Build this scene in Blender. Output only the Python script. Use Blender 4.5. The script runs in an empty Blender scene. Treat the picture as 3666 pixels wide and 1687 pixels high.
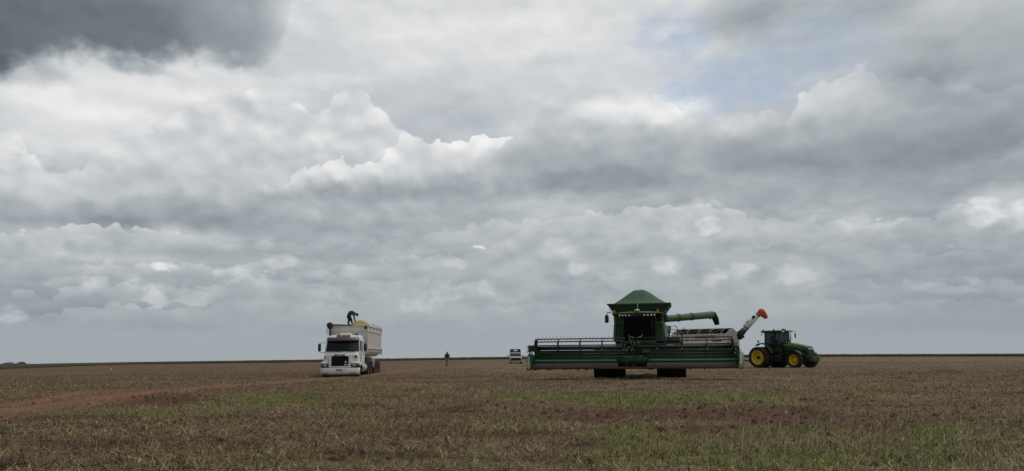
import bpy, bmesh, math, random
import numpy as np
from mathutils import Vector, Matrix
random.seed(7); RNG = np.random.default_rng(11)
sc = bpy.context.scene
COL = sc.collection
R_ = math.radians
# ------------------------------------------------------------------ camera frame
F, CX, CY = 2800.0, 1833.0, 843.5
CZ = 1.15
PITCH, ROLL = math.atan((1281 - CY) / F), R_(0.5)
_fw = Vector((0, math.cos(PITCH), math.sin(PITCH)))
_up0 = Vector((0, -math.sin(PITCH), math.cos(PITCH)))
_rt0 = Vector((1, 0, 0))
_rt = _rt0 * math.cos(ROLL) - _up0 * math.sin(ROLL)
_up = _up0 * math.cos(ROLL) + _rt0 * math.sin(ROLL)
CAM = Vector((0, 0, CZ))
def ray(px, py):
    return _rt * ((px - CX) / F) + _up * ((CY - py) / F) + _fw
def W(px, py, depth):                       # world point seen at a photo pixel, at a depth along +y
    d = ray(px, py)
    return CAM + d * (depth / d.y)
def project(x, y, z):
    x = np.asarray(x, float); y = np.asarray(y, float); z = np.asarray(z, float) - CZ
    a = x * _rt.x + y * _rt.y + z * _rt.z
    b = x * _up.x + y * _up.y + z * _up.z
    c = np.maximum(x * _fw.x + y * _fw.y + z * _fw.z, 1e-3)
    return CX + F * a / c, CY - F * b / c
def azel(px, py):
    d = ray(px, py).normalized()
    return math.atan2(d.x, d.y), math.asin(d.z)
# ------------------------------------------------------------------ numpy noise
_perm = RNG.permutation(4096)
_gang = RNG.random(4096) * 2 * math.pi
_gx, _gy = np.cos(_gang), np.sin(_gang)
def pnoise(x, y):
    x = np.asarray(x, float); y = np.asarray(y, float)
    xi = np.floor(x).astype(int); yi = np.floor(y).astype(int)
    xf = x - xi; yf = y - yi
    u = xf * xf * xf * (xf * (xf * 6 - 15) + 10); v = yf * yf * yf * (yf * (yf * 6 - 15) + 10)
    def g(ix, iy, dx, dy):
        h = _perm[(_perm[ix & 4095] + iy) & 4095]
        return _gx[h] * dx + _gy[h] * dy
    a = g(xi, yi, xf, yf); b = g(xi + 1, yi, xf - 1, yf)
    c = g(xi, yi + 1, xf, yf - 1); d = g(xi + 1, yi + 1, xf - 1, yf - 1)
    return (a * (1 - u) + b * u) * (1 - v) + (c * (1 - u) + d * u) * v
def fbm(x, y, o=4):
    s, a = 0, 1.0
    for k in range(o):
        s = s + a * pnoise(x * 2 ** k + 17.3 * k, y * 2 ** k - 9.1 * k); a *= 0.5
    return s
def sstep(a, b, x):
    t = np.clip((x - a) / (b - a), 0, 1)
    return t * t * (3 - 2 * t)
# ------------------------------------------------------------------ terrain
CROP_R = 230.0
_hx = [-800, 0, 300, 504, 1000, 1600, 1860, 2680, 3000, 3666, 4600]
_ho = [-14, -13, -8.5, -5, -1, 3.0, 5, 4, 3, -1, -4]          # crop top against eye level, px
_ht = [8, 8, 6, 6, 9, 9, 11, 10, 9, 9, 9]                      # crop band height, px
_haz = [math.atan((p - CX) / F) for p in _hx]
def crop_top(az): return CZ + np.interp(az, _haz, _ho) * CROP_R / F
def crop_h(az): return np.interp(az, _haz, _ht) * CROP_R / F
def zfar(az): return crop_top(az) - crop_h(az)
TRACK = []           # filled below: polyline of the dirt track
def ground_smooth(x, y):
    x = np.asarray(x, float); y = np.asarray(y, float)
    r = np.hypot(x, y); az = np.arctan2(x, y)
    ramp = np.clip((r - 45) / (CROP_R - 45), 0, 1)
    z = zfar(az) * ramp - np.clip(r - CROP_R, 0, None) * 0.004
    z = z + 0.05 * pnoise(x / 9.0, y / 7.0) * sstep(4, 14, r) * (1 - sstep(60, 160, r))
    z = z + 0.12 * pnoise(x / 31.0 + 5, y / 26.0) * sstep(20, 60, r) * (1 - sstep(150, 230, r))
    return z
def ground(x, y):
    x = np.asarray(x, float); y = np.asarray(y, float)
    r = np.hypot(x, y)
    k = 1 - sstep(50, 90, r)
    td = track_dist(x, y)
    k = k * (0.25 + 0.75 * sstep(1.2, 2.6, td))
    m = 0.05 * fbm(x / 1.5, y / 1.1, 3) + 0.028 * np.abs(fbm(x / 0.42 + 3, y / 0.36, 3))
    wr = sstep(.16, .62, fbm(x / 2.6 + 11, y / .95, 4)) * (0.035 + .05 * np.abs(fbm(x / .35, y / .3 + 5, 2)))
    return ground_smooth(x, y) + (m + wr) * k
def unproj(px, py):
    d = ray(px, py); t = 30.0
    for _ in range(60):
        p = CAM + d * t
        g = float(ground_smooth(p.x, p.y))
        if d.z > -1e-4: break
        t2 = (g - CZ) / d.z
        t = t * 0.5 + max(4, min(400, t2)) * 0.5
    return CAM + d * t
_tp1 = [(-500, 1545), (-250, 1515), (0, 1476), (180, 1454), (300, 1440), (400, 1420), (560, 1402), (800, 1384), (1000, 1370), (1120, 1360), (1215, 1353)]
_w1 = [unproj(a, b) for a, b in _tp1]
_trk = [(p.x, p.y) for p in _w1] + [(-10.6, 58), (-9.8, 66), (-8.6, 78), (-7.3, 90), (-4.6, 104), (-1.5, 114), (1.5, 126), (4, 145), (5, 170)]
_tp2 = [(-500, 1500), (-200, 1482), (0, 1455), (110, 1442), (190, 1426), (250, 1413), (330, 1404), (450, 1400), (560, 1398)]
_w2 = [unproj(a, b) for a, b in _tp2]
_trk2 = [(p.x, p.y) for p in _w2]
def _spline(pts, step=0.35):
    P = np.array(pts, float)
    out = []
    n = len(P)
    for i in range(n - 1):
        p0 = P[max(i - 1, 0)]; p1 = P[i]; p2 = P[i + 1]; p3 = P[min(i + 2, n - 1)]
        m = max(2, int(np.linalg.norm(p2 - p1) / step))
        for k in range(m):
            t = k / m
            out.append(0.5 * ((2 * p1) + (-p0 + p2) * t + (2 * p0 - 5 * p1 + 4 * p2 - p3) * t * t + (-p0 + 3 * p1 - 3 * p2 + p3) * t ** 3))
    out.append(P[-1])
    return np.array(out)
TRACK = [_spline(_trk), _spline(_trk2)]
TWID = [1.0, 0.5]
_tcoarse = [t[::4] for t in TRACK]
def track_dist(x, y):
    x = np.asarray(x, float); y = np.asarray(y, float)
    sh = x.shape; xf = x.ravel(); yf = y.ravel()
    best = np.full(xf.shape, 50.0)
    for T, w in zip(_tcoarse, TWID):
        near = (yf < 180) & (xf < 12) & (yf > 5)
        idx = np.nonzero(near)[0]
        for c in range(0, len(idx), 20000):
            ii = idx[c:c + 20000]
            d = np.full(len(ii), 50.0)
            for k in range(len(T)):
                d = np.minimum(d, np.hypot(xf[ii] - T[k, 0], yf[ii] - T[k, 1]))
            best[ii] = np.minimum(best[ii], np.maximum(d - (w - 1.0), 0))
    return best.reshape(sh)
# ------------------------------------------------------------------ node expressions
class E:
    def __init__(s, t, k): s.t, s.k = t, k
    def _m(s, op, o=None, o2=None):
        n = s.t.nodes.new('ShaderNodeMath'); n.operation = op
        for i, v in enumerate((s, o, o2)):
            if v is None: continue
            if isinstance(v, E): s.t.links.new(v.k, n.inputs[i])
            else: n.inputs[i].default_value = float(v)
        return E(s.t, n.outputs[0])
    def __add__(s, o): return s._m('ADD', o)
    __radd__ = __add__
    def __mul__(s, o): return s._m('MULTIPLY', o)
    __rmul__ = __mul__
    def __sub__(s, o): return s._m('SUBTRACT', o)
    def __rsub__(s, o): return (s * -1.0) + o
    def __truediv__(s, o): return s._m('DIVIDE', o)
    def mx(s, o): return s._m('MAXIMUM', o)
    def mn(s, o): return s._m('MINIMUM', o)
    def madd(s, a, b): return s._m('MULTIPLY_ADD', a, b)
    def pw(s, o): return s._m('POWER', o)
    def ss(s, a, b, c=0.0, d=1.0, kind='SMOOTHSTEP'):
        n = s.t.nodes.new('ShaderNodeMapRange'); n.interpolation_type = kind
        s.t.links.new(s.k, n.inputs[0])
        for i, v in enumerate((a, b, c, d)): n.inputs[i + 1].default_value = v
        return E(s.t, n.outputs[0])
    def lin(s, a, b, c, d): return s.ss(a, b, c, d, 'LINEAR')
    def curve(s, pts):                                  # piecewise curve through (x, y)
        pts = sorted(pts)
        x0, x1 = pts[0][0], pts[-1][0]; y0 = min(p[1] for p in pts); y1 = max(p[1] for p in pts)
        if y1 - y0 < 1e-6: y1 = y0 + 1e-6
        n = s.t.nodes.new('ShaderNodeFloatCurve'); c = n.mapping.curves[0]
        P = [((p[0] - x0) / (x1 - x0), (p[1] - y0) / (y1 - y0)) for p in pts]
        c.points[0].location = P[0]; c.points[1].location = P[-1]
        for p in P[1:-1]: c.points.new(*p)
        n.mapping.extend = 'HORIZONTAL'
        for p in c.points: p.handle_type = 'AUTO_CLAMPED'
        n.mapping.update()
        s.t.links.new(s.lin(x0, x1, 0, 1).k, n.inputs['Value'])
        return E(s.t, n.outputs[0]).lin(0, 1, y0, y1)
def mixE(a, b, f): return a + (b - a) * f if isinstance(a, E) else (b - a) * f + a
def vec(t, x, y, z=0.0):
    n = t.nodes.new('ShaderNodeCombineXYZ')
    for i, v in enumerate((x, y, z)):
        if isinstance(v, E): t.links.new(v.k, n.inputs[i])
        else: n.inputs[i].default_value = v
    return n.outputs[0]
def noiseE(t, v, scale=1.0, detail=4.0, rough=0.5, dist=0.0, dims='3D', w=None):
    n = t.nodes.new('ShaderNodeTexNoise'); n.noise_dimensions = dims
    if v is not None: t.links.new(v, n.inputs['Vector'])
    n.inputs['Scale'].default_value = scale; n.inputs['Detail'].default_value = detail
    n.inputs['Roughness'].default_value = rough; n.inputs['Distortion'].default_value = dist
    return E(t, n.outputs[0])
def voroE(t, v, scale=1.0, detail=2.0, rough=0.5, smooth=0.6, dims='2D'):
    n = t.nodes.new('ShaderNodeTexVoronoi'); n.voronoi_dimensions = dims; n.feature = 'SMOOTH_F1'
    t.links.new(v, n.inputs['Vector'])
    n.inputs['Scale'].default_value = scale; n.inputs['Detail'].default_value = detail
    n.inputs['Roughness'].default_value = rough; n.inputs['Smoothness'].default_value = smooth
    return E(t, n.outputs['Distance'])
# ------------------------------------------------------------------ materials
def _mixcol(t, f, a, b):
    n = t.nodes.new('ShaderNodeMix'); n.data_type = 'RGBA'
    t.links.new(f.k, n.inputs[0])
    for i, v in ((6, a), (7, b)):
        if isinstance(v, tuple): n.inputs[i].default_value = (*v, 1)
        else: t.links.new(v, n.inputs[i])
    return n.outputs[2]
MATS = {}
def mat(name, col, rough=0.5, metal=0.0, dirt=0.25, dcol=(0.16, 0.10, 0.065), scale=2.2, coat=0.0, var=0.12, low=0.0, bump=0.0, spec=0.5, emit=None):
    """paint/rubber/metal with mottled wear; low>0 adds mud on the lowest part (object z below 'low')"""
    if name in MATS: return MATS[name]
    m = bpy.data.materials.new(name); m.use_nodes = True
    t = m.node_tree; b = t.nodes['Principled BSDF']
    tc = t.nodes.new('ShaderNodeTexCoord'); o = tc.outputs['Object']
    n1 = noiseE(t, o, scale, 5, 0.6); n2 = noiseE(t, o, scale * 9, 3, 0.6)
    mp = t.nodes.new('ShaderNodeMapping'); t.links.new(o, mp.inputs[0]); mp.inputs['Scale'].default_value = (5, 5, 0.7)
    n3 = noiseE(t, mp.outputs[0], scale * 0.8, 4, 0.6)
    f = ((n1 - 0.45) * 1.6 + (n2 - 0.5) * 0.7 + (n3 - 0.45) * 1.2).mx(0).mn(1) * dirt * 1.3
    if low > 0:
        sp = t.nodes.new('ShaderNodeSeparateXYZ'); t.links.new(o, sp.inputs[0])
        f = (f + E(t, sp.outputs[2]).ss(low, 0.0) * (n1 * 0.9 + 0.15)).mn(0.95)
    v = (n1 - 0.5) * var * 2 + 1.0
    base = t.nodes.new('ShaderNodeVectorMath'); base.operation = 'SCALE'
    base.inputs[0].default_value = col; t.links.new(v.k, base.inputs['Scale'])
    c = _mixcol(t, f, base.outputs[0], dcol)
    t.links.new(c, b.inputs['Base Color'])
    rr = (f * 0.5 + (n2 - 0.5) * 0.15 + rough).mn(1.0)
    t.links.new(rr.k, b.inputs['Roughness'])
    b.inputs['Metallic'].default_value = metal
    b.inputs['Coat Weight'].default_value = coat
    b.inputs['Specular IOR Level'].default_value = spec
    if bump:
        bn = t.nodes.new('ShaderNodeBump'); bn.inputs['Strength'].default_value = bump; bn.inputs['Distance'].default_value = 0.03
        t.links.new(n2.k, bn.inputs['Height']); t.links.new(bn.outputs[0], b.inputs['Normal'])
    MATS[name] = m
    return m
def glass(name, col=(0.01, 0.012, 0.014), alpha_t=0.0, rough=0.05):
    m = bpy.data.materials.new(name); m.use_nodes = True
    b = m.node_tree.nodes['Principled BSDF']
    b.inputs['Base Color'].default_value = (*col, 1); b.inputs['Roughness'].default_value = rough
    t = m.node_tree
    tc = t.nodes.new('ShaderNodeTexCoord')
    n = noiseE(t, tc.outputs['Object'], 3.0, 4, 0.6)
    t.links.new((n * 0.12 + rough * 0.5).k, b.inputs['Roughness'])
    if alpha_t:
        tr = t.nodes.new('ShaderNodeBsdfTransparent'); tr.inputs[0].default_value = (0.55, 0.6, 0.6, 1)
        mx = t.nodes.new('ShaderNodeMixShader'); mx.inputs[0].default_value = alpha_t
        out = [k for k in t.nodes if k.type == 'OUTPUT_MATERIAL'][0]
        t.links.new(b.outputs[0], mx.inputs[1]); t.links.new(tr.outputs[0], mx.inputs[2])
        t.links.new(mx.outputs[0], out.inputs[0])
    return m
# ------------------------------------------------------------------ mesh building
class MB:
    def __init__(s): s.v, s.f, s.sm, s.mi = [], [], [], []; s.cur = 0
    def add(s, vs, fs, smooth=False):
        o = len(s.v); s.v += [tuple(p) for p in vs]
        for f in fs: s.f.append(tuple(i + o for i in f)); s.sm.append(smooth); s.mi.append(s.cur)
        return s
    def box(s, x0, x1, y0, y1, z0, z1):
        return s.hexa([(x0, y0, z0), (x1, y0, z0), (x1, y1, z0), (x0, y1, z0)], [(x0, y0, z1), (x1, y0, z1), (x1, y1, z1), (x0, y1, z1)])
    def hexa(s, b, t):
        return s.add(list(b) + list(t), [(3, 2, 1, 0), (4, 5, 6, 7), (0, 1, 5, 4), (1, 2, 6, 5), (2, 3, 7, 6), (3, 0, 4, 7)])
    def prism(s, pts, axis, a, b):                        # polygon in the plane across 'axis', extruded a..b
        def P(p, h): return {'x': (h, p[0], p[1]), 'y': (p[0], h, p[1]), 'z': (p[0], p[1], h)}[axis]
        n = len(pts)
        vs = [P(p, a) for p in pts] + [P(p, b) for p in pts]
        fs = [tuple(range(n))[::-1], tuple(range(n, 2 * n))] + [(i, (i + 1) % n, n + (i + 1) % n, n + i) for i in range(n)]
        return s.add(vs, fs)
    def loft(s, rings, caps=True, smooth=True):
        n = len(rings[0]); vs = [p for r in rings for p in r]; fs = []
        for k in range(len(rings) - 1):
            for i in range(n):
                j = (i + 1) % n
                fs.append((k * n + i, k * n + j, (k + 1) * n + j, (k + 1) * n + i))
        if caps:
            fs.append(tuple(range(n))[::-1]); fs.append(tuple((len(rings) - 1) * n + i for i in range(n)))
        return s.add(vs, fs, smooth)
    def tube(s, pts, r, n=8, caps=True):
        P = [Vector(p) for p in pts]; rs = r if isinstance(r, (list, tuple)) else [r] * len(P)
        rings = []; ref = None
        for i, p in enumerate(P):
            d = (P[min(i + 1, len(P) - 1)] - P[max(i - 1, 0)]).normalized()
            if ref is None: ref = d.orthogonal().normalized()
            ref = (ref - d * ref.dot(d)).normalized(); q = d.cross(ref)
            rings.append([p + (ref * math.cos(2 * math.pi * k / n) + q * math.sin(2 * math.pi * k / n)) * rs[i] for k in range(n)])
        return s.loft(rings, caps)
    def lathe(s, prof, c, ax, n=24, smooth=True, caps=False):      # prof: (radius, height along ax)
        ax = Vector(ax).normalized(); u = ax.orthogonal().normalized(); w = ax.cross(u); c = Vector(c)
        rings = [[c + ax * h + (u * math.cos(2 * math.pi * k / n) + w * math.sin(2 * math.pi * k / n)) * r for k in range(n)] for r, h in prof]
        return s.loft(rings, caps, smooth)
    def ball(s, c, rx, ry=None, rz=None, n=12):
        ry = ry or rx; rz = rz or rx
        rings = [[(c[0] + rx * math.sin(a) * math.cos(2 * math.pi * k / n), c[1] + ry * math.sin(a) * math.sin(2 * math.pi * k / n), c[2] + rz * math.cos(a)) for k in range(n)] for a in [math.pi * (0.03 + 0.94 * i / 8) for i in range(9)]]
        return s.loft(rings, True)
    def grid(s, fn, nu, nv, smooth=True):
        vs = [fn(i / nu, j / nv) for j in range(nv + 1) for i in range(nu + 1)]
        fs = [(j * (nu + 1) + i, j * (nu + 1) + i + 1, (j + 1) * (nu + 1) + i + 1, (j + 1) * (nu + 1) + i) for j in range(nv) for i in range(nu)]
        return s.add(vs, fs, smooth)
    def build(s, name, m, parent=None, bevel=0.0, seg=2, label=None):
        bm = bmesh.new()
        bv = [bm.verts.new(p) for p in s.v]
        for f, sm, mi in zip(s.f, s.sm, s.mi):
            try: q = bm.faces.new([bv[i] for i in f])
            except ValueError: continue
            q.smooth = sm; q.material_index = mi
        bmesh.ops.recalc_face_normals(bm, faces=bm.faces)
        if bevel:
            es = [e for e in bm.edges if len(e.link_faces) == 2 and e.calc_face_angle(0) > R_(35)]
            bmesh.ops.bevel(bm, geom=es, offset=bevel, segments=seg, affect='EDGES', profile=0.5, clamp_overlap=True)
            for f in bm.faces:
                if f.calc_area() < bevel * 3: f.smooth = True
        me = bpy.data.meshes.new(name); bm.to_mesh(me); bm.free()
        for k in (m if isinstance(m, (list, tuple)) else [m]): me.materials.append(k)
        o = bpy.data.objects.new(name, me); COL.objects.link(o)
        if parent is not None: o.parent = parent
        if label: o['label'] = label
        return o
def tag(o, label=None, cat=None, group=None, kind=None):
    for k, v in (('label', label), ('category', cat), ('group', group), ('kind', kind)):
        if v: o[k] = v
    return o
def empty(name, loc=(0, 0, 0), rz=0, parent=None):
    o = bpy.data.objects.new(name, None); COL.objects.link(o); o.location = loc; o.rotation_euler = (0, 0, rz)
    o.empty_display_size = 0.3
    if parent is not None: o.parent = parent
    return o
def thing(name, x, y, rz, label, cat, dz=0.0):
    o = empty(name, (x, y, float(ground_smooth(x, y)) + dz - .025), rz)
    tag(o, label, cat)
    M = Matrix.Translation(o.location) @ Matrix.Rotation(rz, 4, 'Z'); Mi = M.inverted()
    def L(px, py, depth): return Mi @ W(px, py, depth)
    return o, L
def text_mesh(txt, size, loc, rot, m, parent, name='lettering', shear=0.0, bold=0.0, extrude=0.006, sx=1.0):
    cu = bpy.data.curves.new(name, 'FONT'); cu.body = txt; cu.size = size; cu.align_x = 'CENTER'; cu.align_y = 'CENTER'
    cu.extrude = extrude; cu.shear = shear; cu.offset = bold; cu.resolution_u = 3
    tmp = bpy.data.objects.new('tmp', cu); COL.objects.link(tmp)
    bpy.context.view_layer.update()
    dg = bpy.context.evaluated_depsgraph_get()
    me = bpy.data.meshes.new_from_object(tmp.evaluated_get(dg)); bpy.data.objects.remove(tmp)
    me.transform(Matrix.Translation(loc) @ rot @ Matrix.Diagonal((sx, 1, 1, 1)))
    me.materials.clear(); me.materials.append(m)
    o = bpy.data.objects.new(name, me); COL.objects.link(o); o.parent = parent
    return o
FACE_FRONT = Matrix.Rotation(math.pi / 2, 4, 'X')      # text readable from -y
def wheel(parent, c, out, R, w, rr, mtyre, mrim, lugs=0, lugh=0.04, dish=0.0, n=32, hub=0.12, truck=False):
    """a wheel (tyre > with lugs, rim) centred at c, 'out' is the outward axle direction"""
    e = empty('wheel', c, 0, parent); ax = Vector(out).normalized()
    mb = MB(); h = w / 2; bd = R - (lugh if lugs else 0)
    prof = [(rr, -h * 0.8), (rr + (bd - rr) * 0.25, -h), (rr + (bd - rr) * 0.7, -h * 1.0), (bd * 0.985, -h * 0.86), (bd, -h * 0.6), (bd, h * 0.6), (bd * 0.985, h * 0.86), (rr + (bd - rr) * 0.7, h * 1.0), (rr + (bd - rr) * 0.25, h), (rr, h * 0.8)]
    mb.lathe(prof, (0, 0, 0), ax, n)
    if lugs:
        u = ax.orthogonal().normalized(); v = ax.cross(u)
        for side in (-1, 1):
            for k in range(lugs):
                a0 = 2 * math.pi * (k + (0.5 if side > 0 else 0)) / lugs
                def pt(a, hh, r): return ax * hh + (u * math.cos(a) + v * math.sin(a)) * r
                sw = 0.75 * 2 * math.pi / lugs; tw = 0.2 * 2 * math.pi / lugs
                b = [pt(a0 - tw, side * -0.02, bd * 0.97), pt(a0 + tw, side * -0.02, bd * 0.97), pt(a0 + tw + sw, side * h * 1.0, bd * 0.93), pt(a0 - tw + sw, side * h * 1.0, bd * 0.93)]
                t = [pt(a0 - tw, side * -0.02, R), pt(a0 + tw, side * -0.02, R), pt(a0 + tw + sw, side * h * 1.0, R * 0.985), pt(a0 - tw + sw, side * h * 1.0, R * 0.985)]
                mb.hexa(b, t)
    else:
        for hh in (-0.3, 0, 0.3):
            mb.lathe([(bd + 0.004, h * hh - 0.02), (bd + 0.008, h * hh), (bd + 0.004, h * hh + 0.02)], (0, 0, 0), ax, n)
    mb.build('tyre', mtyre, e)
    rm = MB(); rb = rr * 1.02
    rm.lathe([(rb, h * 0.84), (rb * 0.93, h * 0.86), (rb * 0.88, h * 0.72), (rb * 0.84, dish), (rb * 0.5, dish + 0.03), (hub * 1.25, dish + 0.02), (hub, dish + 0.09), (hub * 0.8, dish + 0.13), (0.01, dish + 0.13)], (0, 0, 0), ax, n)
    rm.cur = 1
    rm.lathe([(rb, -h * 0.84), (rb * 0.9, -h * 0.8), (rb * 0.85, min(-h * 0.3, dish - .06)), (0.02, min(-h * 0.25, dish - .05))], (0, 0, 0), ax, n)
    u = ax.orthogonal().normalized(); v = ax.cross(u)
    nb = 10 if truck else 8; rm.cur = 0
    for k in range(nb):
        a = 2 * math.pi * k / nb; p = (u * math.cos(a) + v * math.sin(a)) * (hub * 1.7)
        rm.tube([p + ax * (dish + 0.01), p + ax * (dish + 0.06)], 0.018, 6)
    rm.build('rim', [mrim, mtyre], e)
    return e
# ------------------------------------------------------------------ camera, lights, sky
cam = bpy.data.cameras.new('Camera'); camo = bpy.data.objects.new('Camera', cam); COL.objects.link(camo)
cam.sensor_width = 36; cam.lens = 36 * F / 3666; cam.clip_end = 8000; cam.clip_start = 0.1
camo.matrix_world = Matrix.Translation(CAM) @ Matrix((( _rt.x, _up.x, -_fw.x), (_rt.y, _up.y, -_fw.y), (_rt.z, _up.z, -_fw.z))).to_4x4()
sc.camera = camo
vs_ = sc.view_settings
vs_.view_transform = 'Standard'; vs_.look = 'None'; vs_.exposure = 0; vs_.gamma = 1; vs_.use_curve_mapping = False
SUN_EL, SUN_AZ = R_(62), R_(35)               # behind the cloud, high, ahead and to the right
sun = bpy.data.lights.new('Sun', 'SUN'); sun.energy = 1.0; sun.angle = R_(25); sun.color = (1.0, 0.96, 0.9)
suno = bpy.data.objects.new('Sun', sun); COL.objects.link(suno)
sd = Vector((math.sin(SUN_AZ) * math.cos(SUN_EL), math.cos(SUN_AZ) * math.cos(SUN_EL), math.sin(SUN_EL)))
suno.rotation_euler = sd.to_track_quat('Z', 'Y').to_euler(); suno.location = (20, 40, 60)

world = bpy.data.worlds.new('World'); sc.world = world; world.use_nodes = True
T = world.node_tree
for n in list(T.nodes): T.nodes.remove(n)
bg = T.nodes.new('ShaderNodeBackground'); wo = T.nodes.new('ShaderNodeOutputWorld'); T.links.new(bg.outputs[0], wo.inputs[0])
world.cycles.sampling_method = 'MANUAL'; world.cycles.sample_map_resolution = 512
tc = T.nodes.new('ShaderNodeTexCoord'); sp = T.nodes.new('ShaderNodeSeparateXYZ'); T.links.new(tc.outputs['Generated'], sp.inputs[0])
dx, dy, dz = (E(T, sp.outputs[i]) for i in range(3))
S = dx._m('ARCTAN2', dy) * 28.0               # azimuth and elevation of the view direction, 28 units per radian
Tt = dz._m('ARCSINE') * 28.0
def ST(px, py):
    a, e = azel(px, py); return a * 28.0, e * 28.0
P0 = vec(T, S, Tt)
# turbulence that breaks up every cloud outline
wa = noiseE(T, P0, 0.55, 2, 0.5) - 0.5
wb = noiseE(T, vec(T, S + 31.7, Tt + 11.3), 0.55, 2, 0.5) - 0.5
wf = noiseE(T, vec(T, S, Tt * 1.25), 1.5, 4, 0.5) - 0.5
wg = noiseE(T, vec(T, S + 9.1, Tt * 1.25 - 4.2), 1.5, 4, 0.5) - 0.5
WS = S + wa * 0.55 + wf * 0.62
WT = Tt + wb * 0.40 + wg * 0.50
# cauliflower relief, seen twice to light it from above
def billow(ds, dt):
    v = vec(T, S + wf * 0.30 + ds, (Tt + wg * 0.30 + dt) * 1.15)
    return voroE(T, v, 0.75, 1.0, 0.4, 0.9)
b0 = billow(0, 0); b1 = billow(0.06, 0.30)
be = voroE(T, vec(T, S + wf * 0.18, (Tt + wg * 0.18) * 1.05), 1.25, 2.0, 0.5, 0.8)
relief = (b1 - b0)                            # > 0 on sides that face up
puff = 0.42 - be
bs_ = voroE(T, vec(T, S * 0.9 + wf * 0.22 + 7, (Tt + wg * 0.2) * 1.5), 1.7, 1.6, 0.5, 0.75)
puffs = 0.42 - bs_
# wide streaky sheets, flattened towards the horizon like a real cloud deck
st = noiseE(T, vec(T, WS * 0.38, WT * 1.3), 0.9, 3, 0.5) - 0.5
st2 = noiseE(T, vec(T, S * 0.7 + wf * 0.5 + 40, Tt * 2.0 + wg * 0.4), 0.9, 4, 0.52) - 0.5
# ---- luminance (display scale) of the high veil behind everything
def tp(py): return ST(1833, py)[1]
L = Tt.curve([(tp(1700), .62), (tp(1290), .655), (tp(1150), .655), (tp(1000), .668), (tp(850), .69), (tp(700), .68), (tp(590), .715), (tp(480), .775), (tp(300), .82), (tp(0), .83), (tp(-700), .86), (tp(-1600), .92), (tp(-2600), .92)])
fadeh = Tt.ss(tp(1265), tp(1000))
L = L + (st * 0.14 + st2 * 0.03) * fadeh
WV = vec(T, WS, WT)
HV = vec(T, S + wf * 0.42 + wa * 0.1, Tt + wg * 0.30)
def q2(V, px, py, rx, ry):
    """squared distance of a direction from a patch centre, in units of its radii"""
    s0, t0 = ST(px, py)
    n = T.nodes.new('ShaderNodeVectorMath'); n.operation = 'MULTIPLY_ADD'
    T.links.new(V, n.inputs[0]); n.inputs[1].default_value = (100.0 / rx, 100.0 / ry, 0); n.inputs[2].default_value = (-s0 * 100.0 / rx, -t0 * 100.0 / ry, 0)
    k = T.nodes.new('ShaderNodeVectorMath'); k.operation = 'DOT_PRODUCT'
    T.links.new(n.outputs[0], k.inputs[0]); T.links.new(n.outputs[0], k.inputs[1])
    return E(T, k.outputs['Value'])
def blob(px, py, rx, ry, amt, soft=1.0):
    """a brighter or darker patch of cloud around a direction"""
    global L
    L = L + q2(WV, px, py, rx, ry).ss(1.0 + soft, 0.0, 0.0, amt)
for a in [(120, 400, 300, 90, .05), (420, 350, 360, 70, .07), (350, 490, 330, 90, .08), (200, 560, 200, 70, .06), (700, 300, 300, 60, .04), (1500, 80, 700, 120, .02),
          (1550, 400, 300, 90, -.045), (1900, 120, 500, 130, .02), (2050, 330, 300, 80, -.015), (1150, 170, 200, 150, -.01)]:
    blob(*a)
# right-hand grey sheet
for a in [(3300, 120, 620, 330, -.085), (3520, 420, 420, 260, -.035), (3280, 225, 110, 70, -.03), (2640, 50, 140, 100, -.08), (2950, 30, 300, 90, -.06)]:
    blob(*a)
# ---- blue gaps
def gap(px, py, rx, ry, amt):
    return q2(WV, px, py, rx, ry).ss(2.7, 0.0, 0.0, amt)
blue = gap(2400, 130, 110, 75, .85).mx(gap(2640, 300, 240, 75, 1.0)).mx(gap(2860, 230, 210, 80, .65)).mx(gap(2930, 120, 110, 60, .5)).mx(gap(2560, 350, 170, 60, .7)).mx(gap(1500, 440, 330, 60, .16))
blue = (blue * (st2 * 3.0 + wf * 1.2 + 0.95)).mx(0).mn(1)
# ---- layered cumulus banks, far ones first
def bank(top, floor, rim, mid, base, H, soft=0.10, puffamt=0.55, reliefamt=0.5, op=None, lowblend=0.5, streak=0.0, rough=0.28, small=False):
    """a bank of cumulus: 'top' outline and 'floor' (photo px polylines), brightness at rim / middle / base"""
    global L, blue
    tpz = [ST(*p) for p in top]
    flz = [ST(*p) for p in floor]
    Tc = S.curve([(a, b) for a, b in tpz]); Fc = S.curve([(a, b) for a, b in flz])
    s0, s1 = tpz[0][0], tpz[-1][0]
    pu = puffs if small else puff
    edge = Tc + pu * puffamt + wg * rough + wf * (rough * 0.35)
    d = edge - Tt                               # depth below the outline
    m = d.ss(0.0, soft)
    m = m * (Tt + wb * 0.5 + wg * 0.3 - Fc).ss(-lowblend, lowblend * 0.6)
    w = 0.6
    if op: m = m * S.curve([(ST(p[0], 400)[0], p[1]) for p in op])
    else: m = m * (S + wf * 0.8).ss(s0 - w, s0 + w) * (S + wf * 0.8).ss(s1 + w, s1 - w)
    h = (Tt - Fc) / (Tc - Fc + 0.25).mx(0.3)    # 1 at the outline, 0 at the floor
    hb = (h + pu * 0.14 + wb * 0.24).mx(0).mn(1.2)
    col = hb.curve([(0, base), (0.22, base + (mid - base) * 0.45), (0.55, mid), (0.85, mid + (rim - mid) * 0.6), (1.05, rim), (1.2, rim)])
    col = col + relief * (hb * 0.8 + 0.15) * reliefamt + st * (streak + 0.035) + wf * 0.012
    L = mixE(L, col, m)
    blue = blue * (1.0 - m)
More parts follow.
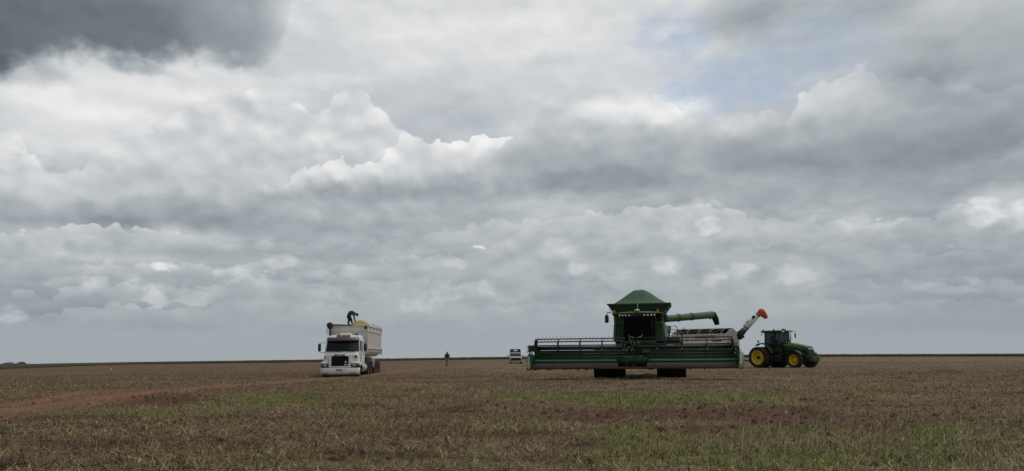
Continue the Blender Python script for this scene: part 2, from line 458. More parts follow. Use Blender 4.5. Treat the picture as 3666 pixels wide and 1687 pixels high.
# left middle bank
bank([(-900, 560), (-200, 330), (60, 430), (130, 560), (240, 590), (330, 540), (440, 470), (560, 430), (690, 350), (800, 320), (900, 300), (1000, 345), (1060, 360), (1150, 390), (1205, 300), (1290, 300), (1340, 360), (1400, 420), (1500, 480), (1600, 540)],
     [(-900, 860), (0, 850), (300, 800), (700, 830), (1100, 850), (1400, 820), (1600, 790)], .865, .805, .69, 4.5, soft=.17, puffamt=.48, reliefamt=.16, lowblend=.8)
# bright central heap
bank([(960, 650), (1060, 610), (1150, 570), (1210, 540), (1270, 570), (1340, 560), (1400, 520), (1500, 460), (1590, 480), (1690, 470), (1790, 470), (1870, 510), (1990, 560)],
     [(960, 710), (1200, 720), (1500, 700), (1800, 690), (1990, 680)], .93, .85, .635, 2.4, soft=.07, puffamt=.50, reliefamt=.25, lowblend=.55)
# right-centre bank and the long grey bank that runs out of frame
bank([(1780, 520), (1900, 430), (1970, 360), (2060, 390), (2150, 385), (2250, 370), (2320, 335), (2400, 350), (2450, 400), (2520, 420), (2640, 395), (2740, 380), (2810, 410), (2860, 330), (2950, 280), (3010, 270), (3060, 230), (3150, 250), (3300, 270), (3700, 300), (4600, 300)],
     [(1780, 640), (2100, 680), (2450, 660), (2800, 600), (3100, 610), (3400, 625), (3700, 610), (4600, 640)], .83, .735, .63, 3.0, soft=.16, puffamt=.42, reliefamt=.10, lowblend=.5, streak=.03, op=[(1700, 0), (1800, .6), (1900, 1), (3000, 1), (3120, .55), (3300, .35), (4700, .3)])
for a in [(2290, 385, 190, 55, .09), (2440, 400, 120, 50, .08), (2150, 400, 160, 50, .03), (1960, 440, 170, 110, .015), (2180, 640, 240, 40, -.05), (2050, 560, 220, 60, -.03), (1500, 690, 260, 35, -.02), (1330, 690, 200, 40, -.02),
          (3150, 555, 420, 55, -.04), (3560, 490, 240, 130, -.03), (2780, 540, 260, 60, -.03), (3300, 300, 110, 60, -.035), (3480, 230, 200, 80, -.01), (2980, 340, 150, 70, .03), (2680, 440, 120, 50, .02), (3600, 240, 200, 200, -.02)]:
    blob(*a)
# dark shower cloud, upper left
Bc = S.curve([ST(*p) for p in [(-1600, 220), (-200, 250), (0, 240), (110, 195), (250, 178), (420, 190), (560, 210), (650, 184), (760, 203), (880, 218), (970, 200), (1020, 120), (1050, -60), (1080, -400)]])
Rc = (S + wf * 0.55 + wa * 0.3).ss(ST(1085, 60)[0], ST(900, 60)[0])
dk = (Tt + wg * 0.9 + wb * 0.3 - puff * 0.25 - Bc).ss(-0.40, 0.50) * Rc
dcol = S.curve([(ST(-1500, 60)[0], .43), (ST(300, 60)[0], .45), (ST(560, 60)[0], .475), (ST(720, 60)[0], .56), (ST(1000, 60)[0], .63)])
dcol = dcol + (Tt + wb - ST(400, 90)[1]).ss(0.2, 1.2, 0, .03) + wa * 0.04 + wf * 0.02
L = mixE(L, dcol, dk); blue = blue * (1.0 - dk)
for a in [(60, 255, 150, 40, -.12), (480, 238, 90, 22, -.12), (180, 250, 60, 30, -.04), (900, 240, 130, 30, -.05)]: blob(*a)
# lower decks: grey bases and the small sunlit heaps between them
for a in [(120, 800, 260, 70, -.05), (620, 760, 330, 60, -.05), (900, 780, 420, 50, -.02), (1250, 840, 420, 45, -.015), (420, 810, 110, 25, -.06), (2050, 720, 300, 40, .035), (1900, 780, 200, 60, .04),
          (300, 870, 330, 55, .065), (120, 880, 180, 40, .035), (560, 850, 240, 40, .05), (700, 905, 300, 40, .02), (1000, 905, 330, 35, -.035), (1150, 990, 500, 30, -.02), (1900, 900, 160, 50, .07), (2020, 940, 130, 40, .05), (1990, 1000, 150, 30, -.03), (2100, 1040, 320, 40, -.05),
          (180, 1085, 280, 50, -.045), (480, 1140, 330, 35, -.03), (2780, 920, 300, 60, -.02), (3150, 860, 330, 120, -.035), (2960, 800, 160, 45, .045), (3180, 815, 70, 35, .05), (3560, 950, 220, 150, -.055), (3400, 1120, 400, 60, -.03), (3000, 1010, 500, 50, -.015),
          (3550, 745, 120, 70, .075), (3420, 690, 200, 30, -.02), (2500, 800, 160, 80, .035), (2620, 720, 300, 30, -.03), (1450, 1060, 160, 40, .03), (1680, 1060, 150, 35, .035)]:
    blob(*a)
for top, floor, rim, mid, base, op in [
    ([(-600, 1100), (100, 1120), (420, 1075), (640, 1090), (900, 1060), (1150, 1075), (1500, 1040), (1800, 1085), (2300, 1060), (2700, 1030), (3050, 1070), (3500, 1060), (4300, 1080)], 1150, .70, .668, .645,
     [(-600, .5), (150, .4), (420, .9), (700, .9), (900, .5), (1200, .7), (1700, .8), (1900, .4), (2350, .8), (2850, .7), (3200, .4), (4300, .3)]),
    ([(-600, 1010), (150, 1035), (380, 985), (520, 1010), (700, 1020), (900, 965), (1050, 990), (1250, 1000), (1480, 985), (1650, 1000), (1850, 960), (2050, 985), (2380, 940), (2600, 960), (2850, 950), (3200, 1000), (3500, 990), (4300, 1000)], 1075, .745, .695, .64,
     [(-600, .6), (150, .6), (450, 1), (750, .9), (1000, .8), (1200, .6), (1500, .9), (2000, .8), (2200, .7), (2500, .95), (2900, .8), (3150, .4), (4300, .4)]),
    ([(-600, 880), (150, 905), (420, 930), (580, 930), (820, 940), (1000, 905), (1250, 930), (1450, 910), (1700, 900), (1900, 855), (2060, 890), (2300, 900), (2520, 880), (2900, 860), (3200, 870), (3500, 880), (4300, 880)], 1000, .745, .695, .645,
     [(-600, .8), (300, .9), (600, .9), (900, .8), (1100, .5), (1500, .7), (1950, 1), (2150, .6), (2500, .8), (2900, .6), (3300, .4), (4300, .4)]),
    ([(-600, 800), (0, 830), (200, 800), (420, 800), (640, 830), (860, 850), (1100, 860), (1400, 850), (1700, 790), (1950, 770), (2200, 740), (2450, 720), (2700, 760), (2950, 770), (3200, 780), (3480, 720), (3666, 700), (4300, 740)], 915, .765, .715, .65,
     [(-600, .9), (300, 1), (600, .9), (850, .6), (1200, .3), (1700, .5), (2000, .7), (2500, .8), (2800, .5), (3050, .8), (3300, .4), (3500, .8), (4300, .7)])]:
    f_ = [(a, floor) for a in (-600, 1000, 2600, 4300)]
    bank(top, f_, rim + .065, mid + .04, base + .03, 1.0, soft=.10, puffamt=.46, reliefamt=.12, op=op, lowblend=.35, rough=.20, small=True)
pf = noiseE(T, vec(T, S * 1.0 + wf * 0.25, Tt * 1.45 + wg * 0.25), 1.7, 3, 0.5)
pfs = pf - 0.66
def heap(px, py, rx, ry, amt):
    """small sunlit cloud tops, ragged"""
    global L
    e = q2(HV, px, py, rx * 1.1, ry * 1.1).ss(1.5, 0.0, -0.28, 0.46)
    L = L + (pfs + e).ss(0.0, 0.46, 0.0, amt * 0.85)
for a in [(585, 955, 62, 20, .17), (560, 1055, 62, 60, .12), (700, 1070, 90, 30, .10), (480, 1020, 50, 40, .07), (840, 985, 80, 40, .10), (1000, 935, 90, 34, .11), (1120, 985, 130, 30, .07), (30, 1130, 70, 40, .12), (270, 1015, 110, 30, .07),
          (2385, 955, 70, 40, .07), (2510, 740, 110, 40, .09), (2540, 805, 60, 40, .13), (3520, 755, 70, 60, .13), (3640, 780, 60, 60, .11), (2420, 830, 60, 50, .06), (2660, 970, 60, 40, .09), (2560, 1010, 60, 40, .09), (2840, 985, 110, 50, .07), (1600, 1050, 90, 40, .07), (1500, 1090, 120, 45, .07),
          (1740, 1030, 40, 50, .07), (1990, 890, 90, 60, .06), (2070, 965, 50, 40, .08), (1708, 886, 26, 8, .20), (3060, 800, 70, 40, .06), (3200, 790, 60, 30, .06), (3400, 1020, 150, 40, .05), (10, 555, 60, 70, .07), (150, 560, 60, 50, .05), (1250, 970, 80, 30, .05),
          (1160, 560, 60, 20, .05), (1640, 945, 60, 25, .07), (1180, 1050, 90, 40, .06), (1830, 1080, 120, 50, .05), (300, 890, 200, 50, .06), (900, 870, 120, 30, .05)]:
    heap(*a)
lowp = (noiseE(T, vec(T, S * 0.8 + wf * 0.3, Tt * 1.9 + wg * 0.3), 1.2, 4, 0.52) - 0.5)
L = L + lowp * 0.12 * Tt.ss(tp(1240), tp(1080)) * Tt.ss(tp(560), tp(700))
L = L + relief * 0.05 * Tt.ss(tp(1150), tp(950))
L = (L.mx(0.40).mn(0.945)) * Tt.ss(-0.4, 0.02, .45, 1.0)
# grey cloud bluer where it is dark, warm where it is lit
warm = L.lin(.45, .92, 0.0, 1.0)
rr = L * warm.curve([(0, .94), (.45, .956), (.8, 0.99), (1, 1.0)])
gg = L * warm.curve([(0, .995), (.45, 1.0), (1, 1.003)])
bb = L * warm.curve([(0, 1.06), (.45, 1.028), (.75, 1.016), (1, .995)])
cc = T.nodes.new('ShaderNodeCombineColor')
for i, k in enumerate((rr, gg, bb)): T.links.new(k.k, cc.inputs[i])
gm = T.nodes.new('ShaderNodeGamma'); T.links.new(cc.outputs[0], gm.inputs[0]); gm.inputs[1].default_value = 2.2
sky = T.nodes.new('ShaderNodeTexSky'); sky.sky_type = 'NISHITA'; sky.sun_disc = False
sky.ozone_density = 0.0; sky.dust_density = 0.6; sky.sun_elevation = SUN_EL; sky.sun_rotation = SUN_AZ
sk = T.nodes.new('ShaderNodeVectorMath'); sk.operation = 'SCALE'; T.links.new(sky.outputs[0], sk.inputs[0]); sk.inputs['Scale'].default_value = 1.0
# clouds are the finished radiance; the clear sky shows through the gaps at strength 0.1
bgs = T.nodes.new('ShaderNodeBackground'); T.links.new(sky.outputs[0], bgs.inputs[0]); bgs.inputs[1].default_value = 0.10
T.links.new(gm.outputs[0], bg.inputs[0]); bg.inputs[1].default_value = 1.0
mxs = T.nodes.new('ShaderNodeMixShader'); T.links.new((blue * 0.46).k, mxs.inputs[0])
T.links.new(bg.outputs[0], mxs.inputs[1]); T.links.new(bgs.outputs[0], mxs.inputs[2]); T.links.new(mxs.outputs[0], wo.inputs[0])
# ------------------------------------------------------------------ field: one sheet out to the horizon
GREEN = [(1000,1436,260,34,.7),(760,1462,170,26,.6),(1350,1405,230,14,.5),(1900,1418,240,18,.8),(2150,1432,170,26,.95),(2290,1445,90,36,1.0),(2420,1424,130,22,.7),(2600,1424,230,22,.8),(2750,1432,120,18,.6),(3080,1413,130,14,.45),
 (1250,1498,150,18,.5),(1900,1517,280,18,.55),(2350,1600,230,74,.8),(2900,1552,330,36,.55),(2700,1632,700,58,.7),(3300,1600,380,80,.7),(3000,1670,800,44,.8),(1700,1565,260,40,.3),(1700,1655,70,34,.6),(280,1418,72,15,1.0),(180,1478,230,13,.6),(500,1474,220,13,.65),(60,1412,70,16,.6),(470,1412,60,9,.8),
 (700,1366,330,6,.6),(1000,1352,200,4,.4),(1480,1332,220,9,.35),(1840,1326,180,13,.5),(1050,1522,60,24,.35),(260,1555,90,16,.5),(2850,1328,80,7,.3),(2320,1350,220,7,.45),(1400,1330,60,6,.3),(560,1480,160,20,.35),(3560,1530,160,40,.35),(2050,1680,120,30,.3),(860,1560,140,30,.25),(2620,1345,160,8,.3),(1700,1290,200,4,.3)]
SOIL = [(1750,1470,520,26,.45),(2150,1490,300,32,.65),(2650,1482,420,36,.85),(2790,1520,110,26,1.0),(3150,1512,330,34,.6),(310,1608,280,22,.55),(820,1583,260,16,.5),(560,1432,170,20,1.1),(180,1502,260,10,.9),(430,1480,300,7,.5),(1250,1645,220,36,.5),(3320,1478,300,26,.35),
 (2520,1537,320,12,.8),(800,1430,170,10,.45),(1000,1505,360,9,.35),(2000,1372,420,7,.45),(1900,1385,300,6,.35),(3000,1343,200,4,.4),(3380,1327,60,6,.9),(3650,1440,60,8,.4),(150,1660,300,30,.35),(1500,1600,220,14,.4),(1180,1560,180,14,.35),(2300,1352,330,6,.3),(700,1340,600,10,.25),(400,1320,600,14,.2),(1650,1305,240,8,.3)]
def patch(px, py, lst, wob):
    m = np.zeros_like(px)
    wx, wy = wob
    for a, b, rx, ry, s in lst:
        q = ((px + wx * rx * 0.55 - a) / rx) ** 2 + ((py + wy * ry * 0.8 - b) / ry) ** 2
        m = np.maximum(m, s * sstep(1.5, 0.15, q))
    return m
def windrow(x, y):
    r = np.hypot(x, y)
    return sstep(.16, .62, fbm(x / 2.6 + 11, y / .95, 4)) * (1 - sstep(60, 110, r))
def cover(x, y, z):
    px, py = project(x, y, z)
    wob = (fbm(x / 1.7, y / 2.6, 3), fbm(x / 1.3 + 40, y / 2.2, 3))
    g = patch(px, py, GREEN, wob); s = patch(px, py, SOIL, wob)
    inside = sstep(-400, -60, px) * (1 - sstep(3720, 4100, px)) * (1 - sstep(1690, 1760, py))
    gr = sstep(.28, .75, fbm(x / 6 + 9, y / 5, 4)) * 0.5; so = sstep(.15, .7, fbm(x / 5 - 30, y / 4, 4)) * 0.6
    r = np.hypot(x, y)
    so2 = sstep(.0, .5, fbm(x / 7 + 77, y / 2.1, 4)) * 0.62; gr2 = sstep(.18, .6, fbm(x / 8 - 20, y / 2.6 + 9, 4)) * .38
    g = np.maximum(g * inside + gr * (1 - inside) * (r < 60), gr2 * (r < 70)); s = np.maximum(s * inside + so * (1 - inside), so2 * (1 - .7 * np.clip(g, 0, 1)))
    return g, s
az_in = np.radians(np.arange(-40, 40.01, 0.16)); az_l = np.radians(np.concatenate([np.arange(-180, -60, 6), np.arange(-60, -40, 1.5)])); az_r = -az_l[::-1][:-1]
AZ = np.concatenate([az_l, az_in, az_r])
RR = [0.6, 1.2, 2.0, 3.0, 4.2]
while RR[-1] < 6: RR.append(RR[-1] * 1.05)
while RR[-1] < 3000: RR.append(RR[-1] * (1.0065 if RR[-1] < 60 else 1.016 if RR[-1] < 300 else 1.07))
RR = np.array(RR)
A2, R2 = np.meshgrid(AZ, RR)
GXX, GYY = R2 * np.sin(A2), R2 * np.cos(A2)
GZZ = ground(GXX, GYY)
nA, nR = len(AZ), len(RR)
V = np.empty((nR * nA + 1, 3)); V[:-1, 0] = GXX.ravel(); V[:-1, 1] = GYY.ravel(); V[:-1, 2] = GZZ.ravel(); V[-1] = (0, 0, float(ground(0.0, 0.0)))
ii, jj = np.meshgrid(np.arange(nR - 1), np.arange(nA), indexing='ij')
j2 = (jj + 1) % nA
Q = np.stack([ii * nA + jj, ii * nA + j2, (ii + 1) * nA + j2, (ii + 1) * nA + jj], -1).reshape(-1, 4)[:, ::-1]
fan = [(nR * nA, (k + 1) % nA, k) for k in range(nA)]
def np_mesh(name, V, F4, attrs=None, m=None, F3=None, smooth=False):
    me = bpy.data.meshes.new(name)
    nq = len(F4); n3 = 0 if F3 is None else len(F3)
    me.vertices.add(len(V)); me.vertices.foreach_set('co', np.asarray(V, np.float32).ravel())
    li = np.asarray(F4, np.int32).ravel()
    if n3: li = np.concatenate([li, np.asarray(F3, np.int32).ravel()])
    me.loops.add(len(li)); me.loops.foreach_set('vertex_index', li)
    me.polygons.add(nq + n3)
    st = np.concatenate([np.arange(nq) * 4, nq * 4 + np.arange(n3) * 3]).astype(np.int32)
    me.polygons.foreach_set('loop_start', st)
    me.update(calc_edges=True)
    if smooth: me.polygons.foreach_set('use_smooth', np.ones(nq + n3, bool))
    for k, (kind, arr) in (attrs or {}).items():
        a = me.attributes.new(k, kind, 'POINT')
        if kind == 'FLOAT': a.data.foreach_set('value', np.asarray(arr, np.float32).ravel())
        else: a.data.foreach_set('color', np.asarray(arr, np.float32).ravel())
    me.validate()
    o = bpy.data.objects.new(name, me); COL.objects.link(o)
    if m: me.materials.append(m)
    return o
gG, gS = cover(V[:, 0], V[:, 1], V[:, 2])
gT = 1 - sstep(.7, 1.9, track_dist(V[:, 0], V[:, 1])); gW = windrow(V[:, 0], V[:, 1])

def ground_mat():
    m = bpy.data.materials.new('stubble_field'); m.use_nodes = True
    t = m.node_tree; b = t.nodes['Principled BSDF']
    tc = t.nodes.new('ShaderNodeTexCoord'); o = tc.outputs['Object']
    def at(k):
        n = t.nodes.new('ShaderNodeAttribute'); n.attribute_name = k; return E(t, n.outputs['Fac'])
    n_big = noiseE(t, o, 0.11, 4, 0.55); n_mid = noiseE(t, o, 1.1, 5, 0.6); n_fine = noiseE(t, o, 16, 4, 0.65)
    n_far = noiseE(t, o, 0.02, 4, 0.6)
    mp = t.nodes.new('ShaderNodeMapping'); t.links.new(o, mp.inputs[0]); mp.inputs['Scale'].default_value = (0.05, 0.35, 1)
    mp3 = t.nodes.new('ShaderNodeMapping'); t.links.new(o, mp3.inputs[0]); mp3.inputs['Scale'].default_value = (0.010, 0.045, 1)
    n_row2 = noiseE(t, mp3.outputs[0], 1.0, 4, 0.6)
    n_row = noiseE(t, mp.outputs[0], 1.0, 4, 0.6)      # swaths left by the harvester
    mp2 = t.nodes.new('ShaderNodeMapping'); t.links.new(o, mp2.inputs[0]); mp2.inputs['Scale'].default_value = (5.5, 1.3, 1); mp2.inputs['Rotation'].default_value = (0, 0, 0.12)
    n_str = noiseE(t, mp2.outputs[0], 1.0, 4, 0.7)
    straw = ((n_fine - 0.5) * 2.2 + (n_mid - 0.5) * 0.8 + (n_str - 0.5) * 1.1 + (n_row - 0.5) * 1.0 + (n_row2 - 0.5) * 1.3 + (n_big - .5) * .7 + 0.5).mx(0).mn(1)
    c = _mixcol(t, straw, (.066, .042, .024), (.232, .166, .092))
    c = _mixcol(t, (at('windrow') * .9 + (n_fine - .5) * 1.2 + (n_mid - .5) * .8).ss(.15, .95) * .75, c, (.046, .031, .021))
    soil = (at('soil') * 1.15 + (n_mid - 0.5) * 0.9 + (n_fine - 0.5) * 0.8 + (n_big - .5) * .4 - 0.12).ss(0.12, 0.75) * 0.85
    sx_ = t.nodes.new('ShaderNodeSeparateXYZ'); t.links.new(o, sx_.inputs[0])
    c = _mixcol(t, (E(t, sx_.outputs[0]).ss(2, -22) * .5 * (n_big * .8 + .6)).mn(.8), c, (.105, .062, .039))
    c = _mixcol(t, soil, c, (.090, .040, .024))
    gr = (at('green') * 1.3 + (n_mid - 0.5) * 0.8 + (n_fine - 0.5) * 0.6 - 0.12).ss(0.1, 0.9) * 0.62
    c = _mixcol(t, gr, c, (.165, .172, .058))
    tk = (at('track') + (n_mid - 0.5) * 0.9).ss(0.25, 0.8) * 0.8
    c = _mixcol(t, tk, c, (.17, .083, .045))
    t.links.new(c, b.inputs['Base Color']); b.inputs['Roughness'].default_value = 0.95; b.inputs['Specular IOR Level'].default_value = 0.15
    bn = t.nodes.new('ShaderNodeBump'); bn.inputs['Strength'].default_value = 1.0; bn.inputs['Distance'].default_value = 0.06
    t.links.new((n_fine * 0.6 + n_mid * 0.8 + n_str * 0.6).k, bn.inputs['Height']); t.links.new(bn.outputs[0], b.inputs['Normal'])
    return m
gnd = np_mesh('ground', V, Q, {'green': ('FLOAT', gG), 'soil': ('FLOAT', gS), 'track': ('FLOAT', gT), 'windrow': ('FLOAT', gW)}, ground_mat(), fan, True)
tag(gnd, 'harvested field of brown stubble and straw out to the horizon', None, None, 'structure')

# ------------------------------------------------------------------ dirt track: worn red earth, two ribbons that join
def track_mat():
    m = bpy.data.materials.new('red_earth'); m.use_nodes = True
    t = m.node_tree; b = t.nodes['Principled BSDF']
    tc = t.nodes.new('ShaderNodeTexCoord'); o = tc.outputs['Object']
    n1 = noiseE(t, o, 0.5, 5, 0.6); n2 = noiseE(t, o, 7, 4, 0.65); n3 = noiseE(t, o, 1.7, 4, 0.6)
    c = _mixcol(t, ((n1 - .5) * 1.4 + (n2 - .5) * .7 + .5).mx(0).mn(1), (.125, .058, .031), (.225, .112, .060))
    c = _mixcol(t, ((n3 - .56) * 4 + (n2 - .5) * 2).mx(0).mn(.75), c, (.17, .125, .085))
    t.links.new(c, b.inputs['Base Color']); b.inputs['Roughness'].default_value = .95; b.inputs['Specular IOR Level'].default_value = 0.15
    bn = t.nodes.new('ShaderNodeBump'); bn.inputs['Strength'].default_value = 0.5; bn.inputs['Distance'].default_value = 0.05
    t.links.new((n2 + n3).k, bn.inputs['Height']); t.links.new(bn.outputs[0], b.inputs['Normal'])
    return m
tv, tf = [], []
for T_, w_ in zip(TRACK, TWID):
    N = 13; base = len(tv)
    d = np.gradient(T_, axis=0); d /= np.linalg.norm(d, axis=1)[:, None]; nrm = np.stack([d[:, 1], -d[:, 0]], 1)
    arc = np.concatenate([[0], np.cumsum(np.linalg.norm(np.diff(T_, axis=0), axis=1))])
    for k in range(len(T_)):
        w_k = w_ * (min(1.6, .48 + arc[k] / 52) if w_ > .8 else .9); wl = w_k * (0.80 + 0.35 * fbm(arc[k] / 2.1, 3.3 + w_, 3) + .25 * fbm(arc[k] / .6, 1.7, 2)); wr = w_k * (0.80 + 0.35 * fbm(arc[k] / 2.1, 9.9 + w_, 3) + .25 * fbm(arc[k] / .6, 8.7, 2))
        for q in range(N):
            u = -1 + 2 * q / (N - 1); off = u * (wl if u < 0 else wr)
            p = T_[k] + nrm[k] * off
            rut = -0.03 * math.exp(-((abs(off) - 0.85) / 0.25) ** 2)
            tv.append((p[0], p[1], 0.028 * (1 - abs(u) ** 4) + rut - 0.02 * abs(u) ** 6))
    for k in range(len(T_) - 1):
        for q in range(N - 1):
            a = base + k * N + q
            tf.append((a, a + 1, a + N + 1, a + N))
tv = np.array(tv); tv[:, 2] += ground(tv[:, 0], tv[:, 1]) + 0.012
tr = np_mesh('dirt_track', tv, np.array(tf), None, track_mat(), None, True)
tag(tr, 'worn red earth track running past the truck and off to the pickup', None, None, 'structure')

# ------------------------------------------------------------------ loose cover: straw, stubble stalks and grass
def blade_mat(name, rough=0.8, trans=0.25):
    m = bpy.data.materials.new(name); m.use_nodes = True
    t = m.node_tree; b = t.nodes['Principled BSDF']
    a = t.nodes.new('ShaderNodeAttribute'); a.attribute_name = 'tint'
    t.links.new(a.outputs['Color'], b.inputs['Base Color']); b.inputs['Roughness'].default_value = rough; b.inputs['Specular IOR Level'].default_value = 0.2
    return m
def scatter(n, r0, r1, pw=1.0, half=37):
    r = r0 * (r1 / r0) ** (RNG.random(n) ** pw); a = np.radians((RNG.random(n) * 2 - 1) * half)
    return r * np.sin(a), r * np.cos(a), r
def ribbons(name, x, y, z0, length, width, yaw, tilt, bend, colr, seg, m, flat=False):
    """thin leaf ribbons: root, direction (yaw, tilt from vertical), bend, tapered tips"""
    n = len(x); K = seg + 1
    V = np.zeros((n, K, 2, 3)); C = np.ones((n, K, 2, 4))
    dxh, dyh = np.cos(yaw), np.sin(yaw); face = yaw + math.pi / 2 + RNG.normal(0, .35, n) if flat else RNG.random(n) * math.pi
    sx, sy = np.cos(face), np.sin(face)
    px_, py_, pz_ = x.copy(), y.copy(), z0.copy(); tl = tilt.copy()
    for k in range(K):
        w = width * (1 - (k / K) ** 2 * 0.85) * 0.5
        V[:, k, 0] = np.stack([px_ - sx * w, py_ - sy * w, pz_], 1); V[:, k, 1] = np.stack([px_ + sx * w, py_ + sy * w, pz_], 1)
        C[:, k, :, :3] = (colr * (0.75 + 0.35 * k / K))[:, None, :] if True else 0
        st = length / seg
        px_ = px_ + np.sin(tl) * dxh * st; py_ = py_ + np.sin(tl) * dyh * st; pz_ = pz_ + np.cos(tl) * st
        tl = tl + bend
    idx = np.arange(n)[:, None] * (K * 2) + np.arange(seg)[None, :] * 2
    Fq = np.stack([idx, idx + 1, idx + 3, idx + 2], -1).reshape(-1, 4)
    return np_mesh(name, V.reshape(-1, 3), Fq, {'tint': ('FLOAT_COLOR', C.reshape(-1, 4))}, m)
bm_ = blade_mat('dry_stalk'); gm_ = blade_mat('leaf_blade', 0.6)
def pick(cols, n):
    c = np.array(cols)[RNG.integers(0, len(cols), n)]
    return c * (0.75 + 0.5 * RNG.random((n, 1)))
STRAW = [(.265, .192, .098), (.185, .130, .066), (.34, .258, .142), (.135, .090, .047), (.20, .135, .069), (.115, .075, .040), (.42, .33, .185), (.22, .168, .078)]
# lying straw and broken stems
x, y, r = scatter(560000, 7.0, 75.0, 0.68); z = ground(x, y); g_, s_ = cover(x, y, z); td = track_dist(x, y)
clump = sstep(-.35, .45, fbm(x / .55, y / .45, 3))
keep = (RNG.random(len(x)) < (1 - 0.93 * np.clip(s_ * 1.15, 0, 1)) * (1 - .62 * np.clip(g_, 0, 1)) * (0.25 + 0.75 * clump)) & ((td > .7 + .8 * RNG.random(len(x))) | (RNG.random(len(x)) < .25))
x, y, r, z = x[keep], y[keep], r[keep], z[keep]; n = len(x)
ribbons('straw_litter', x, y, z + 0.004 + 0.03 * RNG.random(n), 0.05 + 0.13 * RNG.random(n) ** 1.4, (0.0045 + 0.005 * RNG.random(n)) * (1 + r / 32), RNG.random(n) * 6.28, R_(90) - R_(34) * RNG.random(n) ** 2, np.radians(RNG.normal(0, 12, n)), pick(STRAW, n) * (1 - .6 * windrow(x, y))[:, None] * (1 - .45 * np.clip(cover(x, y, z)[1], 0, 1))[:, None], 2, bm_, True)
tag(bpy.data.objects['straw_litter'], 'loose brown straw and broken bean stems lying over the field', 'straw', None, 'stuff')
# short cut stalks still standing
x, y, r = scatter(80000, 7.5, 120.0, 0.66); z = ground(x, y); g_, s_ = cover(x, y, z); td = track_dist(x, y)
keep = (RNG.random(len(x)) < (1 - 0.6 * np.clip(s_, 0, 1)) * (.3 + .7 * sstep(-.3, .5, fbm(x / 1.1 + 50, y / .9, 3)))) & (td > 1.5)
x, y, r, z = x[keep], y[keep], r[keep], z[keep]; n = len(x)
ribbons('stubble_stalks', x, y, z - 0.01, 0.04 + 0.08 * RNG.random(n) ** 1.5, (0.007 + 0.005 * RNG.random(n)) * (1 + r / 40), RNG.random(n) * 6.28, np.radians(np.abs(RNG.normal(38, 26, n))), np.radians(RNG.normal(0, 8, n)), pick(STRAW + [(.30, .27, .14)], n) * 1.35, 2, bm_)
tag(bpy.data.objects['stubble_stalks'], 'short dry stalks of the cut crop standing across the field', 'stubble', None, 'stuff')
# dark clods of turned soil and residue
x, y, r = scatter(9000, 7.5, 60.0, 0.8); z = ground(x, y); g_, s_ = cover(x, y, z)
keep = RNG.random(len(x)) < np.clip(s_ - .1, 0, 1); x, y, r, z = x[keep], y[keep], r[keep], z[keep]
cv, cf = [], []
for k in range(len(x)):
    s0 = 0.018 + 0.05 * random.random() ** 2; o_ = len(cv)
    for q in range(6):
        a = q * 1.047; cv.append((x[k] + math.cos(a) * s0 * random.uniform(.8, 1.5), y[k] + math.sin(a) * s0 * random.uniform(.7, 1.2), z[k] - .01))
    for q in range(6):
        a = q * 1.047 + .3; cv.append((x[k] + math.cos(a) * s0 * random.uniform(.3, .8), y[k] + math.sin(a) * s0 * random.uniform(.3, .7), z[k] + s0 * random.uniform(.4, 1.0)))
    for q in range(6):
        p = (q + 1) % 6; cf.append((o_ + q, o_ + p, o_ + 6 + p, o_ + 6 + q))
    cf.append((o_ + 6, o_ + 7, o_ + 8, o_ + 9)); cf.append((o_ + 6, o_ + 9, o_ + 10, o_ + 11))
clod = np_mesh('soil_clods', np.array(cv), np.array(cf), None, mat('clod_earth', (.085, .048, .034), .95, dirt=.4, dcol=(.15, .10, .07), scale=4, var=.4, spec=.1))
tag(clod, 'small dark clods of earth in the bare red brown patches', 'clods', None, 'stuff')
# green grass in its patches
GR = [(.20, .25, .058), (.15, .20, .048), (.28, .30, .078), (.36, .33, .11), (.23, .25, .07), (.42, .36, .17)]
x, y, r = scatter(420000, 7.2, 62.0, 0.72); z = ground(x, y); g_, s_ = cover(x, y, z); td = track_dist(x, y)
tuft = sstep(-.25, .5, fbm(x / .5 + 8, y / .42, 3))
keep = (RNG.random(len(x)) < (np.clip(g_ * 1.1 - .08, 0, 1) ** 1.3 * (.12 + .88 * tuft) + .012)) & ((td > 1.3) | ((td < .35) & (RNG.random(len(x)) < .5) & (fbm(x / 1.8, y / 1.8, 2) > -.05)))
x, y, r, z, g_ = x[keep], y[keep], r[keep], z[keep], g_[keep]; n = len(x)
tall = (0.05 + 0.105 * RNG.random(n) ** 1.6) * (.55 + .6 * np.clip(g_, 0, 1)) * (1 + .5 * (RNG.random(n) > .95))
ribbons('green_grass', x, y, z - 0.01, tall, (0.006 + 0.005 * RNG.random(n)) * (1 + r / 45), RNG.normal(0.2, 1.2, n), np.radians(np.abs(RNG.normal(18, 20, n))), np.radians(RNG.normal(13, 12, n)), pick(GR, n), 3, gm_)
tag(bpy.data.objects['green_grass'], 'patchy green weeds and grass regrowing among the straw', 'grass', None, 'stuff')
